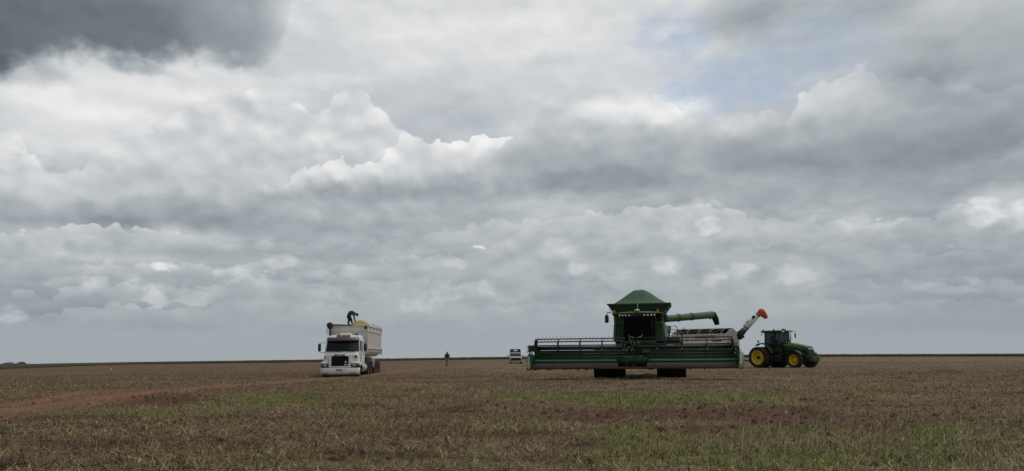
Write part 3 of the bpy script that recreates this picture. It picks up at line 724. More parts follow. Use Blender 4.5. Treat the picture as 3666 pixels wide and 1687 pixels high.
# tall pale dry grass stems, mostly lower right
x, y, r = scatter(60000, 7.5, 40.0, 0.8); z = ground(x, y); g_, s_ = cover(x, y, z); px_, py_ = project(x, y, z)
keep = RNG.random(len(x)) < (g_ * .10 + .22 * sstep(2300, 3300, px_) * sstep(1470, 1600, py_) * (fbm(x / 2 + 4, y / 1.4, 3) > -.1) + .01); x, y, r, z = x[keep], y[keep], r[keep], z[keep]; n = len(x)
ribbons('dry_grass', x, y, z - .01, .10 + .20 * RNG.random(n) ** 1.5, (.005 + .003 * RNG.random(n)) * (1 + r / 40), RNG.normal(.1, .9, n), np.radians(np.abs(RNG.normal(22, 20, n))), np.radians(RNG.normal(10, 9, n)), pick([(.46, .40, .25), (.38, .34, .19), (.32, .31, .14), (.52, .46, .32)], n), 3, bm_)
tag(bpy.data.objects['dry_grass'], 'thin pale dry grass stems leaning among the green', 'dry grass', None, 'stuff')

# ------------------------------------------------------------------ standing crop on the horizon
az = np.radians(np.arange(-44, 44.01, 0.05)); rr_ = np.concatenate([[CROP_R - .6, CROP_R - .4, CROP_R - .15, CROP_R + .2, CROP_R + 1.2], np.arange(CROP_R + 3, CROP_R + 20, 2.2), np.arange(CROP_R + 22, CROP_R + 260, 14)])
A3, R3 = np.meshgrid(az, rr_); arcx = A3 * CROP_R
R3 = R3 + 2.0 * fbm(arcx / 26, 3.0 + 0 * arcx, 3) + .5 * fbm(arcx / 2.2, R3 * 0 + 8, 3)
x, y = R3 * np.sin(A3), R3 * np.cos(A3); gz = ground_smooth(x, y)
hh = crop_h(A3) * (0.86 + 0.16 * fbm(arcx / 7, R3 / 9, 3) + 0.16 * fbm(arcx / 1.1, R3 / 1.3, 3))
prof = np.array([0, .45, .8, .95, 1.0] + [1.0] * (len(rr_) - 5))[:, None]
z = gz + hh * prof + 0.004 * np.clip(R3 - CROP_R, 0, None)
nA2 = len(az); ii, jj = np.meshgrid(np.arange(len(rr_) - 1), np.arange(nA2 - 1), indexing='ij')
Qc = np.stack([ii * nA2 + jj, ii * nA2 + jj + 1, (ii + 1) * nA2 + jj + 1, (ii + 1) * nA2 + jj], -1).reshape(-1, 4)[:, ::-1]
def crop_mat():
    m = bpy.data.materials.new('ripe_crop'); m.use_nodes = True
    t = m.node_tree; b = t.nodes['Principled BSDF']; tc = t.nodes.new('ShaderNodeTexCoord'); o = tc.outputs['Object']
    n1 = noiseE(t, o, .05, 4, .6); n2 = noiseE(t, o, 1.3, 4, .7)
    c = _mixcol(t, ((n1 - .5) * 2.2 + (n2 - .5) * 1.2 + .45).mx(0).mn(1), (.050, .038, .025), (.070, .064, .036))
    t.links.new(c, b.inputs['Base Color']); b.inputs['Roughness'].default_value = 1; b.inputs['Specular IOR Level'].default_value = .1
    return m
crop = np_mesh('soybean_crop', np.stack([x.ravel(), y.ravel(), z.ravel()], 1), Qc, None, crop_mat(), None, False)
tag(crop, 'dark strip of uncut soybeans standing along the horizon', 'crop', None, 'stuff')
# far wood beyond the left end of the crop, only its crowns show
tv, tf = [], []
for k in range(900):
    u = random.random(); pxx = -60 + 160 * u
    top = np.interp(pxx, [-60, -10, 5, 20, 40, 55, 64, 72, 84, 96, 104], [16, 14, 6, 12, 13, 9, 12, 16, 14, 6, 0]) * (.75 + .25 * random.random())
    zt = random.random() ** .6 * top
    p = W(pxx, 1310 - zt, 780 + random.uniform(-14, 14)); s0 = random.uniform(.35, .9); o_ = len(tv)
    for q in range(4):
        a = random.random() * 6.28; tv.append((p.x + s0 * math.cos(a), p.y + s0 * math.sin(a), p.z + random.uniform(-s0, s0)))
    tf.append((o_, o_ + 1, o_ + 2, o_ + 3))
    if k % 30 == 0:
        o_ = len(tv); b_ = W(pxx, 1310, 780); b_.z -= 5
        tv += [(b_.x - .2, b_.y, b_.z), (b_.x + .2, b_.y, b_.z), (p.x + .1, p.y, p.z), (p.x - .1, p.y, p.z)]; tf.append((o_, o_ + 1, o_ + 2, o_ + 3))
wd = np_mesh('far_wood', np.array(tv), np.array(tf), None, mat('far_leaf', (.075, .088, .085), .9, dirt=.2, dcol=(.06, .07, .05), spec=.1))
tag(wd, 'dark clump of distant trees low on the left horizon', 'wood', None, 'stuff')
# ================================================================== materials for the machines
GRN = mat('green_paint', (.017, .088, .027), .45, dirt=.16, dcol=(.09, .11, .05), coat=.08, var=.2, spec=.35)
GRNH = mat('header_green', (.021, .116, .043), .55, dirt=.26, dcol=(.10, .12, .07), var=.2, spec=.35)
GRNL = mat('faded_green_plastic', (.045, .125, .062), .5, dirt=.6, dcol=(.26, .32, .24), scale=1.6)
GRND = mat('dark_green', (.016, .050, .022), .6, dirt=.25, dcol=(.06, .06, .035))
TARP = mat('green_tarp', (.046, .105, .056), .75, dirt=.30, dcol=(.10, .12, .085), scale=1.2, bump=.25, spec=.2)
AUG = mat('auger_green', (.046, .108, .038), .5, dirt=.2, dcol=(.13, .13, .08))
BLK = mat('black_steel', (.012, .013, .013), .55, dirt=.25, dcol=(.06, .05, .04))
RUB = mat('black_rubber', (.016, .015, .014), .85, dirt=.35, dcol=(.075, .052, .038), spec=.25)
RUBD = mat('dusty_rubber', (.030, .026, .023), .9, dirt=.6, dcol=(.115, .082, .060), spec=.2, scale=3.5)
BELT = mat('grey_belt', (.034, .032, .032), .75, dirt=.3, dcol=(.09, .072, .06), spec=.3)
RUST = mat('rusty_steel', (.075, .042, .030), .7, dirt=.5, dcol=(.15, .085, .055))
STEEL = mat('bare_steel', (.36, .35, .34), .45, metal=.4, dirt=.4, dcol=(.2, .17, .14))
YEL = mat('yellow_paint', (.78, .49, .014), .5, dirt=.24, dcol=(.30, .22, .09), coat=.1, scale=4)
YELD = mat('dull_yellow', (.50, .42, .06), .5, dirt=.3)
GPSY = mat('receiver_yellow', (.42, .48, .10), .45, dirt=.15)
ORA = mat('orange_plastic', (.62, .125, .02), .45, dirt=.06, spec=.3)
LAMP = mat('lamp_lens', (.75, .76, .76), .15, dirt=.15, dcol=(.4, .38, .35))
WHT = mat('white_paint', (.74, .74, .73), .38, dirt=.22, dcol=(.42, .33, .26), coat=.2, var=.05, low=.85)
WHTD = mat('worn_white', (.64, .615, .565), .5, dirt=.40, dcol=(.27, .19, .12), var=.08, low=2.2, scale=1.3)
WHTC = mat('cart_white', (.76, .74, .70), .5, dirt=.3, dcol=(.30, .23, .18), var=.08, scale=1.6)
GRYP = mat('grey_paint', (.22, .22, .21), .55, dirt=.45, dcol=(.16, .13, .10))
GLS = glass('dark_glass', (.003, .003, .004), rough=.2)
GLK = glass('black_glass', (.002, .002, .002), rough=.3); GLK.node_tree.nodes['Principled BSDF'].inputs['Specular IOR Level'].default_value = .12
GLT = glass('cab_glass', (.02, .025, .027), .72)
GLB = glass('windscreen_glass', (.03, .04, .043), .25)

# ================================================================== combine harvester
def make_combine():
    rz = -R_(12)
    o, L = thing('combine_harvester', 6.88, 43.0, rz, 'large green combine harvester with tarp topped grain tank and very wide front header', 'combine harvester')
    # --- wheels: duals in front, steering wheels behind
    for x in (-2.06, -1.22, 1.30, 2.05):
        wheel(o, (x, 0, .82), (1 if x > 0 else -1, 0, 0), .84, .78, .46, RUB, YEL, 22, .05, dish=.05 if abs(x) < 2 else -.12)
    for x in (-1.3, 1.3):
        wheel(o, (x, 3.9, .6), (1 if x > 0 else -1, 0, 0), .62, .46, .34, RUB, YEL, 18, .04, dish=.05)
    MB().tube([(-2.1, 0, .82), (2.1, 0, .82)], .16, 10).box(-.8, .8, -.25, .3, .7, 1.25).build('front_axle', BLK, o)
    MB().tube([(-1.3, 3.9, .6), (1.3, 3.9, .6)], .1, 8).build('rear_axle', BLK, o)
    # --- hull
    b = MB()
    b.prism([(.75, 1.3), (.75, 2.0), (.5, 2.05), (.5, 3.58), (4.7, 3.55), (6.3, 3.0), (6.6, 1.9), (5.9, 1.15), (3.2, 1.05), (1.6, 1.2)], 'x', -1.36, 1.36)
    b.build('hull', GRN, o, .05)
    b = MB(); b.box(-.6, .6, 5.9, 7.1, 1.0, 2.1); b.build('straw_hood', GRND, o, .08)
    # --- front service panels either side of the cab
    for s in (-1, 1):
        b = MB()
        rings = []
        for z, w in ((1.97, 1.385), (2.1, 1.40), (2.5, 1.385), (2.86, 1.355), (2.9, 1.335), (3.3, 1.35), (3.47, 1.385)):
            rings.append([(s * .86, .02, z), (s * .86, .36, z), (s * w, .42, z), (s * (w + .02), .22, z), (s * (w - .1), .08, z)])
        b.loft(rings, True, False); p = b.build('service_panel', GRN, o, .02)
        sm = MB()
        sm.box(min(s * .88, s * 1.37), max(s * .88, s * 1.37), -.005, .06, 2.86, 2.895)
        for xx in (1.02, 1.20): sm.box(min(s * xx, s * (xx + .018)), max(s * xx, s * (xx + .018)), .004, .06, 2.1, 2.86)
        if s > 0: sm.tube([(.93, .0, 2.15), (.93, -.01, 2.70), (.97, -.01, 2.76), (1.29, .05, 2.76), (1.33, .06, 2.7), (1.33, .06, 2.15)], .012, 6)
        sm.build('panel_seam', BLK, p)
    b = MB(); b.box(1.02, 1.26, -.03, .1, 3.10, 3.34); b.build('side_window', GLS, o, .02)
    b = MB(); b.box(1.0, 1.28, -.02, .05, 3.08, 3.10).box(1.0, 1.28, -.02, .05, 3.34, 3.36).box(1.0, 1.02, -.02, .05, 3.10, 3.34).box(1.26, 1.28, -.02, .05, 3.10, 3.34)
    b.build('window_frame', GRND, o)
    b = MB(); b.box(.88, .95, -.03, .02, 3.22, 3.30); b.build('turn_lamp', YELD, o, .012)
    b = MB(); b.box(-1.33, 1.33, -.25, .4, 3.44, 3.525); b.build('shield_top', GRN, o, .04)
    # --- cab
    b = MB()
    cw = .76
    b.hexa([(-cw, -.95, 1.95), (cw, -.95, 1.95), (cw, .5, 1.95), (-cw, .5, 1.95)], [(-cw + .02, -.75, 2.1), (cw - .02, -.75, 2.1), (cw, .5, 2.1), (-cw, .5, 2.1)])
    b.box(-.74, .74, .3, .48, 2.1, 3.36)
    cab = b.build('cab', BLK, o, .02)
    b = MB()
    b.grid(lambda u, v: (-cw + 2 * cw * u, -.98 - .16 * math.sin(math.pi * u) + .02 - (.02 if v > .5 else 0) - .07 * v, 2.1 + 1.2 * v), 10, 6)
    b.build('windscreen', GLK, cab)
    for s in (-1, 1):
        MB().tube([(s * (cw + .005), -.96, 2.05), (s * (cw + .005), -1.06, 3.34)], .028, 6).build('cab_pillar', BLK, cab)
        MB().tube([(s * cw, .3, 2.05), (s * cw, .3, 3.34)], .03, 6).build('cab_pillar', BLK, cab)
        MB().hexa([(s * cw - .004, -.95, 2.1), (s * cw + .004, -.95, 2.1), (s * cw + .004, .3, 2.1), (s * cw - .004, .3, 2.1)], [(s * cw - .004, -1.0, 3.32), (s * cw + .004, -1.0, 3.32), (s * cw + .004, .3, 3.32), (s * cw - .004, .3, 3.32)]).build('side_glass', GLS, cab)
    b = MB()
    xs = np.linspace(-1.36, 1.36, 13)
    rings = []
    for xv in xs:
        zt = 3.54 - .07 * (abs(xv) / 1.36) ** 2; e = .06 * (abs(xv) / 1.36) ** 2
        rings.append([(xv, -1.22 + e * 3, 3.41), (xv, -1.24 + e * 3, zt - .05), (xv, -1.1, zt), (xv, .3, zt), (xv, .3, 3.41)])
    b.loft(rings, True, True); roof = b.build('cab_roof', AUG, o)
    b = MB(); b.box(-.97, .97, -1.19, -1.02, 3.27, 3.40); b.build('lamp_visor', BLK, o, .02)
    for xv in (-.93, -.77, -.61, -.43, .37, .55, .74, .90):
        b = MB(); b.lathe([(.001, -.03), (.038, -.026), (.048, 0), (.044, .07), (.02, .09)], (xv, -1.21, 3.335), (0, 1, 0), 12); b.build('work_lamp', LAMP, o)
    b = MB(); b.ball((.0, -1.15, 3.59), .15, .16, .085, 14).box(-.27, .27, -1.12, -.95, 3.47, 3.535); b.build('satellite_receiver', GPSY, o, .0)
    for xv, yv in ((-1.30, -.2), (1.06, -.3)):
        e = MB(); e.lathe([(.062, 0), (.066, .03), (.05, .13), (.02, .16), (.001, .165)], (xv, yv, 3.52), (0, 0, 1), 12).lathe([(.075, -.05), (.075, 0), (.05, .005)], (xv, yv, 3.52), (0, 0, 1), 12)
        e.build('beacon', ORA, o)
    for s, xv in ((-1, -1.66), (1, 1.47)):
        b = MB(); rings = []
        for z, k in ((2.98, .6), (3.03, 1), (3.2, 1.05), (3.36, .95), (3.41, .55)):
            rings.append([(xv + .105 * k * math.cos(a), -.75 + .055 * k * math.sin(a), z) for a in np.linspace(0, 2 * math.pi, 13)[:-1]])
        b.loft(rings); m_ = b.build('mirror', BLK, o)
        MB().tube([(s * 1.30, -.1, 3.58), (s * 1.42, -.55, 3.57), (xv + s * -.02, -.75, 3.52), (xv, -.75, 3.38)], .025, 6).build('mirror_arm', GRND, m_)
    # operator seat, wheel and console inside
    b = MB(); b.box(-.28, .28, -.25, .25, 2.45, 2.6).box(-.28, .28, .15, .3, 2.6, 3.2); b.build('seat', BLK, cab, .05)
    b = MB(); b.tube([(-.52, -1.02, 2.32), (-.40, -1.2, 2.2), (-.12, -1.2, 2.14), (.16, -1.2, 2.2), (.25, -1.1, 2.33)], .022, 6).tube([(-.5, -1.12, 2.18), (-.38, -1.2, 2.0), (-.3, -1.22, 1.75)], .02, 6)
    b.build('grab_rail', STEEL, o)
    b = MB(); b.box(-.95, .95, -1.15, -.7, 1.86, 1.97); b.build('cab_step', GRN, o, .02)
    # --- feeder house
    b = MB(); b.hexa([(-.62, -2.6, .75), (.62, -2.6, .75), (.62, .6, 1.15), (-.62, .6, 1.15)], [(-.62, -2.6, 1.45), (.62, -2.6, 1.45), (.62, .6, 1.95), (-.62, .6, 1.95)])
    fh = b.build('feeder_house', GRND, o, .03)
    MB().box(-.28, -.08, -2.7, -2.3, 1.45, 1.95).build('lift_bracket', GRNH, o, .02)
    MB().box(.16, .25, -2.72, -2.4, 1.45, 1.8).build('lift_bracket', GRNH, o, .02)
    MB().box(-.3, -.04, -2.95, -2.75, 1.43, 1.5).build('header_latch', YELD, o, .01)
    MB().box(.35, .6, -2.95, -2.8, 1.40, 1.46).build('header_latch', YELD, o, .01)
    b = MB(); rr = random.Random(4)
    for k in range(7):
        x0 = -.2 + .07 * k; b.tube([(x0, -2.75, 1.4), (x0 + rr.uniform(-.1, .1), -2.95, 1.75), (x0 + rr.uniform(-.15, .15), -2.5, 2.0), (x0 * .5, -1.6, 1.8)], .016, 5)
    b.build('hydraulic_hose', BLK, o)
    # --- grain tank and its tarp
    b = MB(); z0, z1 = 3.48, 4.08
    bo = [(-1.30, .85, z0), (1.30, .85, z0), (1.30, 4.0, z0), (-1.30, 4.0, z0)]; to = [(-1.74, .62, z1), (1.74, .62, z1), (1.74, 4.4, z1), (-1.74, 4.4, z1)]
    b.hexa(bo, to); tank = b.build('grain_tank', GRND, o, .015)
    b = MB()
    for k in range(5):
        b.tube([(bo[0][0] + .65 * k * 1.0, .84, z0), (to[0][0] + .87 * k, .61, z1)], .018, 5)
    b.tube([(-1.74, .61, z1), (1.74, .61, z1)], .022, 6); b.build('tank_rib', GRND, tank)
    MB().tube([(-.06, .5, 3.5), (-.06, .55, 4.06)], .022, 6).build('aerial', STEEL, o)
    b = MB()
    def cov(u, v):
        a, c = u * 2 - 1, v * 2 - 1
        q = (abs(a) ** 2.6 + abs(c) ** 2.6) ** (1 / 2.6)
        h = np.interp(min(q, 1.0), [0, .12, .22, .36, .5, .66, .8, .92, 1.0], [1, .985, .93, .76, .56, .34, .17, .06, 0])
        q2_ = max(abs(a), abs(c)); h = h if q < 1 else max(0, (1 - q2_)) * .05
        h += .012 * math.sin(a * 23 + c * 4) * (1 - abs(a)) * (1 - abs(c)) - .035 * math.sin(math.pi * min(1, q)) * (math.cos(4 * math.atan2(c, a)) * .5 + .5) * q
        return (a * 1.77, 2.5 + c * 1.93, z1 + .015 + .90 * h)
    b.grid(cov, 44, 44); b.add([(-1.77, .57, z1 + .015), (1.77, .57, z1 + .015), (1.77, .57, z1 - .05), (-1.77, .57, z1 - .05)], [(0, 1, 2, 3)])
    b.build('tank_cover', TARP, o)
    b = MB(); 
    for k in range(4): b.tube([(-1.62 + .10 * k, .65, z1 - .22 - .04 * k), (-1.63 + .1 * k, .64, z1 - .38 - .03 * k)], .014, 5)
    b.build('tie_strap', BLK, o)
    # --- unloading auger, half swung out
    A0 = L(2372, 1143, 44.4); A1 = L(2551, 1127, 46.4); d = (A1 - A0); n_ = d.normalized()
    b = MB(); b.tube([A0 - n_ * .5, A0, A1], [.185, .19, .21], 20)
    up = Vector((0, 0, 1))
    q = [A1]
    A2 = L(2563, 1140, 46.5); A3 = L(2567, 1160, 46.6)
    aug = b.build('unloading_auger', AUG, o)
    for f_ in (.30, .56):
        c_ = A0 + d * f_; MB().lathe([(.19, -.05), (.228, -.03), (.228, .03), (.19, .05)], c_, n_, 20).build('auger_flange', GRND, aug)
    MB().ball(A0 + d * .95 - up * .22, .055).build('auger_lug', BLK, aug)
    b = MB(); b.tube([A1 - n_ * .12, A1 + n_ * .06, A2 - up * .05 - n_ * .03, A3, A3 - up * .05 + n_ * .01], [.192, .195, .185, .15, .13], 18); b.build('auger_spout', RUB, aug)
    # --- right hand ladder, rails and shield
    b = MB(); p = [L(2377, 1165, 44.6), L(2400, 1166, 44.9), L(2398, 1223, 44.9), L(2377, 1223, 44.6)]
    b.add(p + [k + Vector((0, .03, 0)) for k in p], [(0, 1, 2, 3), (7, 6, 5, 4), (0, 4, 5, 1), (1, 5, 6, 2), (2, 6, 7, 3), (3, 7, 4, 0)]); b.build('ladder_shield', mat('pale_mesh', (.34, .35, .33), .6, dirt=.4), o)
    b = MB()
    for pts in ([(2393, 1224), (2402, 1168), (2418, 1168), (2424, 1173), (2426, 1185), (2421, 1225)], [(2443, 1228), (2444, 1177), (2449, 1173), (2455, 1182), (2459, 1226)], [(2380, 1205), (2400, 1180), (2444, 1184)], [(2386, 1178), (2402, 1190), (2443, 1200)]):
        b.tube([L(a, c, 44.8) for a, c in pts], .022, 6)
    for yy in (1214, 1224): b.tube([L(2384, yy, 44.7), L(2424, yy, 44.9)], .03, 6)
    b.box(1.36, 2.35, .2, 1.5, 1.86, 1.93)
    b.build('ladder_rail', BLK, o)
    b = MB(); b.box(1.5, 2.2, .5, 1.3, 1.93, 2.15); b.build('battery_box', BLK, o, .04)
    before = set(o.children)
    # ============ header
    hw = 5.10
    hd = MB()
    for s in (-1, 1):
        x0, x1 = sorted((s * .68, s * hw))
        hd.hexa([(x0, -2.78, .96), (x1, -2.78, .96), (x1, -2.70, .96), (x0, -2.70, .96)], [(x0, -2.74, 1.32), (x1, -2.74, 1.32), (x1, -2.66, 1.32), (x0, -2.66, 1.32)])
        xi = s * .78; xa, xb = sorted((xi, s * hw))
        lp = MB(); lp.hexa([(xa + (.1 if s > 0 else 0), -3.04, .93), (xb - (.1 if s < 0 else 0), -3.04, .93), (xb, -2.783, .95), (xa, -2.783, .95)], [(xa, -3.02, .985), (xb, -3.02, .985), (xb, -2.783, 1.04), (xa, -2.783, 1.04)])
        lp.build('draper_lip', mat('lip_skylit_green', (.050, .155, .070), .5, dirt=.25, dcol=(.14, .17, .11)), o, .008)  # paler than the frame: sky light on the ledge painted into the green
    hd.box(-hw, hw, -2.68, -2.44, 1.33, 1.47)
    hd.box(-hw, hw, -2.62, -2.46, .8, .95)
    hdr = hd.build('header_frame', GRNH, o, .012)
    for s in (-1, 1):
        x0, x1 = sorted((s * .72, s * hw)); b = MB()
        b.hexa([(x0, -3.84, .655), (x1, -3.84, .655), (x1, -2.8, .90), (x0, -2.8, .90)], [(x0, -3.84, .685), (x1, -3.84, .685), (x1, -2.8, .945), (x0, -2.8, .945)])
        for k in range(9):
            xx = s * (.95 + .5 * k); b.hexa([(xx - .012, -3.8, .69), (xx + .012, -3.8, .69), (xx + .012, -2.9, .91), (xx - .012, -2.9, .91)], [(xx - .012, -3.8, .705), (xx + .012, -3.8, .705), (xx + .012, -2.9, .928), (xx - .012, -2.9, .928)])
        b.build('draper_belt', BELT, o)
    b = MB(); b.box(-.70, .70, -2.75, -2.62, .72, 1.33).box(-.70, .70, -3.85, -2.7, .60, .66).box(-.72, .72, -2.95, -2.6, 1.20, 1.30); b.build('feed_opening_shade', BLK, o)  # solid black plate stands in for the shade inside the opening
    b = MB(); b.lathe([(.05, -.74), (.10, -.72), (.19, -.52), (.205, -.5), (.205, .5), (.19, .52), (.10, .72), (.05, .74)], (0, -3.05, 1.00), (1, 0, 0), 24, caps=True)
    for k in range(10):
        a = k * 2.4; xx = -.45 + .1 * k; cz, cy_ = 1.0 + .2 * math.sin(a), -3.05 + .2 * math.cos(a)
        b.tube([(xx, cy_, cz), (xx, cy_ + .05 * math.cos(a), cz + .05 * math.sin(a))], .012, 5)
    fd = b.build('feed_drum', GRN, o)
    for s in (-1, 1): MB().lathe([(.212, -.012), (.216, 0), (.212, .012)], (s * .5, -3.05, 1.0), (1, 0, 0), 24).build('drum_band', BLK, fd)
    for xx in (-.28, .02, .14): MB().tube([(xx, -3.5, .68), (xx, -3.52, .80)], .009, 5).build('feed_finger', STEEL, o)
    b = MB(); b.hexa([(-hw, -3.95, .575), (hw, -3.95, .575), (hw, -3.7, .56), (-hw, -3.7, .56)], [(-hw, -3.97, .645), (hw, -3.97, .645), (hw, -3.78, .66), (-hw, -3.78, .66)])
    rr = random.Random(9)
    for k in range(140):
        xx = -hw + .04 + k * (2 * hw - .08) / 139; b.loft([[(xx - .018, -3.95, .60), (xx + .018, -3.95, .60), (xx, -3.95, .635)], [(xx - .004, -4.08, .60), (xx + .004, -4.08, .60), (xx, -4.08, .607)]])
    for k in range(34):
        xx = rr.uniform(-hw, hw); b.box(xx - rr.uniform(.02, .12), xx + rr.uniform(.02, .12), -3.93, -3.72, .575 - rr.uniform(.01, .06), .58)
    b.build('cutter_bar', RUST, o)
    for s in (-1, 1):
        b = MB(); rings = []
        for y, zc, hz, xo, wx in ((-4.55, .60, .05, .0, .03), (-4.35, .66, .14, .03, .06), (-4.0, .77, .26, .07, .10), (-3.6, .88, .38, .11, .15), (-3.1, .95, .43, .14, .17), (-2.7, .97, .40, .13, .15), (-2.5, .95, .32, .11, .12)):
            rings.append([(s * (hw + xo + wx * math.copysign(abs(math.cos(a)) ** .6, math.cos(a)) + .03), y, zc + hz * math.copysign(abs(math.sin(a)) ** .75, math.sin(a))) for a in np.linspace(0, 2 * math.pi, 17)[:-1]])
        b.loft(rings); dv = b.build('end_divider', GRNL, o)
        b = MB(); b.box(s * (hw + .06) - .06, s * (hw + .06) + .06, -4.30, -4.05, .60, .86); b.box(s * (hw + .02) - .05, s * (hw + .02) + .05, -4.42, -4.2, .55, .70); b.build('divider_reflector', YELD if s < 0 else YEL, dv, .02)
        b = MB(); b.hexa([(s * hw - .02, -3.9, .60), (s * hw + .02, -3.9, .60), (s * hw + .02, -2.5, .6), (s * hw - .02, -2.5, .6)], [(s * hw - .02, -3.6, 1.05), (s * hw + .02, -3.6, 1.05), (s * hw + .02, -2.5, 1.35), (s * hw - .02, -2.5, 1.35)]); b.build('end_sheet', GRNH, o)
    # --- reel in two halves
    RY, RZ, RR = -3.32, 1.62, .48
    reel = empty('reel', (0, RY, RZ), 0, o)
    for x0, x1 in ((-4.88, -.36), (.02, 4.88)):
        b = MB(); b.tube([(x0, 0, 0), (x1, 0, 0)], .10, 16); b.build('reel_tube', BLK, reel)
        for k in range(6):
            a = R_(78 + 60 * k); y, z = RR * math.cos(a), RR * math.sin(a); b = MB()
            b.tube([(x0, y, z), (x1, y, z)], .032, 6)
            nt = int((x1 - x0) / .19); up_ = 1 if z > .3 else -1
            for q in range(nt):
                xx = x0 + .1 + q * .19 + random.uniform(-.008, .008); ln = .16
                dy = math.cos(R_(95)) if up_ > 0 else 0.05
                b.tube([(xx, y, z), (xx + random.uniform(-.006, .006), y + dy * .1 - .02, z + up_ * ln)], [.011, .008], 4)
            b.build('reel_bat', BLK, reel)
        nsp = 5
        for q in range(nsp):
            xx = x0 + (x1 - x0) * q / (nsp - 1); b = MB()
            if q in (0, nsp - 1): xx += .03 if q == 0 else -.03
            for k in range(6):
                a = R_(78 + 60 * k); y, z = RR * math.cos(a), RR * math.sin(a); ry, rz_ = -math.sin(a) * .045, math.cos(a) * .045
                b.hexa([(xx - .02, -ry, -rz_), (xx + .02, -ry, -rz_), (xx + .02, ry, rz_), (xx - .02, ry, rz_)], [(xx - .02, y - ry * .6, z - rz_ * .6), (xx + .02, y - ry * .6, z - rz_ * .6), (xx + .02, y + ry * .6, z + rz_ * .6), (xx - .02, y + ry * .6, z + rz_ * .6)])
            b.lathe([(.14, -.02), (.14, .02)], (xx, 0, 0), (1, 0, 0), 14, caps=True)
            b.build('reel_spider', BLK, reel)
    for s in (-1, 1):
        b = MB(); pts = [(math.cos(a) * .50, math.sin(a) * .50) for a in np.linspace(0, 2 * math.pi, 13)[:-1] + .1]
        b.prism(pts, 'x', s * 4.90, s * 4.93); b.build('reel_end_shield', BLK, reel, .0)
    # lower bats ride over the green top beam; arms carry the reel
    for xx in (-5.0, -.17, 5.0):
        b = MB(); b.tube([(xx, -2.55, 1.42), (xx, -2.95, 1.62), (xx, RY - .05, RZ)], [.07, .06, .05], 8); b.build('reel_arm', GRNH, o)
    for s, a_, c_ in ((-1, (1934, 1251), (1966, 1266)), (1, (2597, 1254), (2626, 1241))):
        b = MB(); b.tube([L(*a_, 40.6 if s > 0 else 41.9), L(*c_, 40.3 if s > 0 else 41.6)], .045, 8); b.build('reel_ram', GRNH, o)
    b = MB(); rr = random.Random(2)
    b.box(-5.30, -4.98, RY - .12, RY + .14, RZ - .16, RZ + .16)
    for k in range(60):
        p = Vector((-5.18 + rr.uniform(-.2, .2), RY + rr.uniform(-.15, .15), RZ + rr.uniform(-.2, .15))); q = p + Vector((rr.uniform(-.1, .1), rr.uniform(-.1, .1), rr.uniform(-.2, .08))); b.tube([p, q], [.02, .004], 4)
    b.build('reel_motor', GRND, o)
    b = MB(); b.box(5.04, 5.20, RY - .1, RY + .1, RZ - .5, RZ + .05)
    for k in range(40):
        p = Vector((5.14 + rr.uniform(-.12, .1), RY + rr.uniform(-.1, .1), RZ + rr.uniform(-.5, .12))); q = p + Vector((rr.uniform(-.08, .08), rr.uniform(-.1, .1), rr.uniform(-.15, .1))); b.tube([p, q], [.02, .004], 4)
    b.build('chain_guard', GRND, o)
    for c_ in o.children:
        if c_ not in before: c_.location.x -= .20
    # little signs of life on the frame
    b = MB(); b.hexa([(-2.12, -2.72, 1.5), (-2.02, -2.72, 1.5), (-2.02, -2.66, 1.5), (-2.12, -2.66, 1.5)], [(-2.16, -2.72, 1.66), (-1.98, -2.72, 1.66), (-1.98, -2.66, 1.66), (-2.16, -2.66, 1.66)]); b.build('white_marker', LAMP, o)
    return o
make_combine()
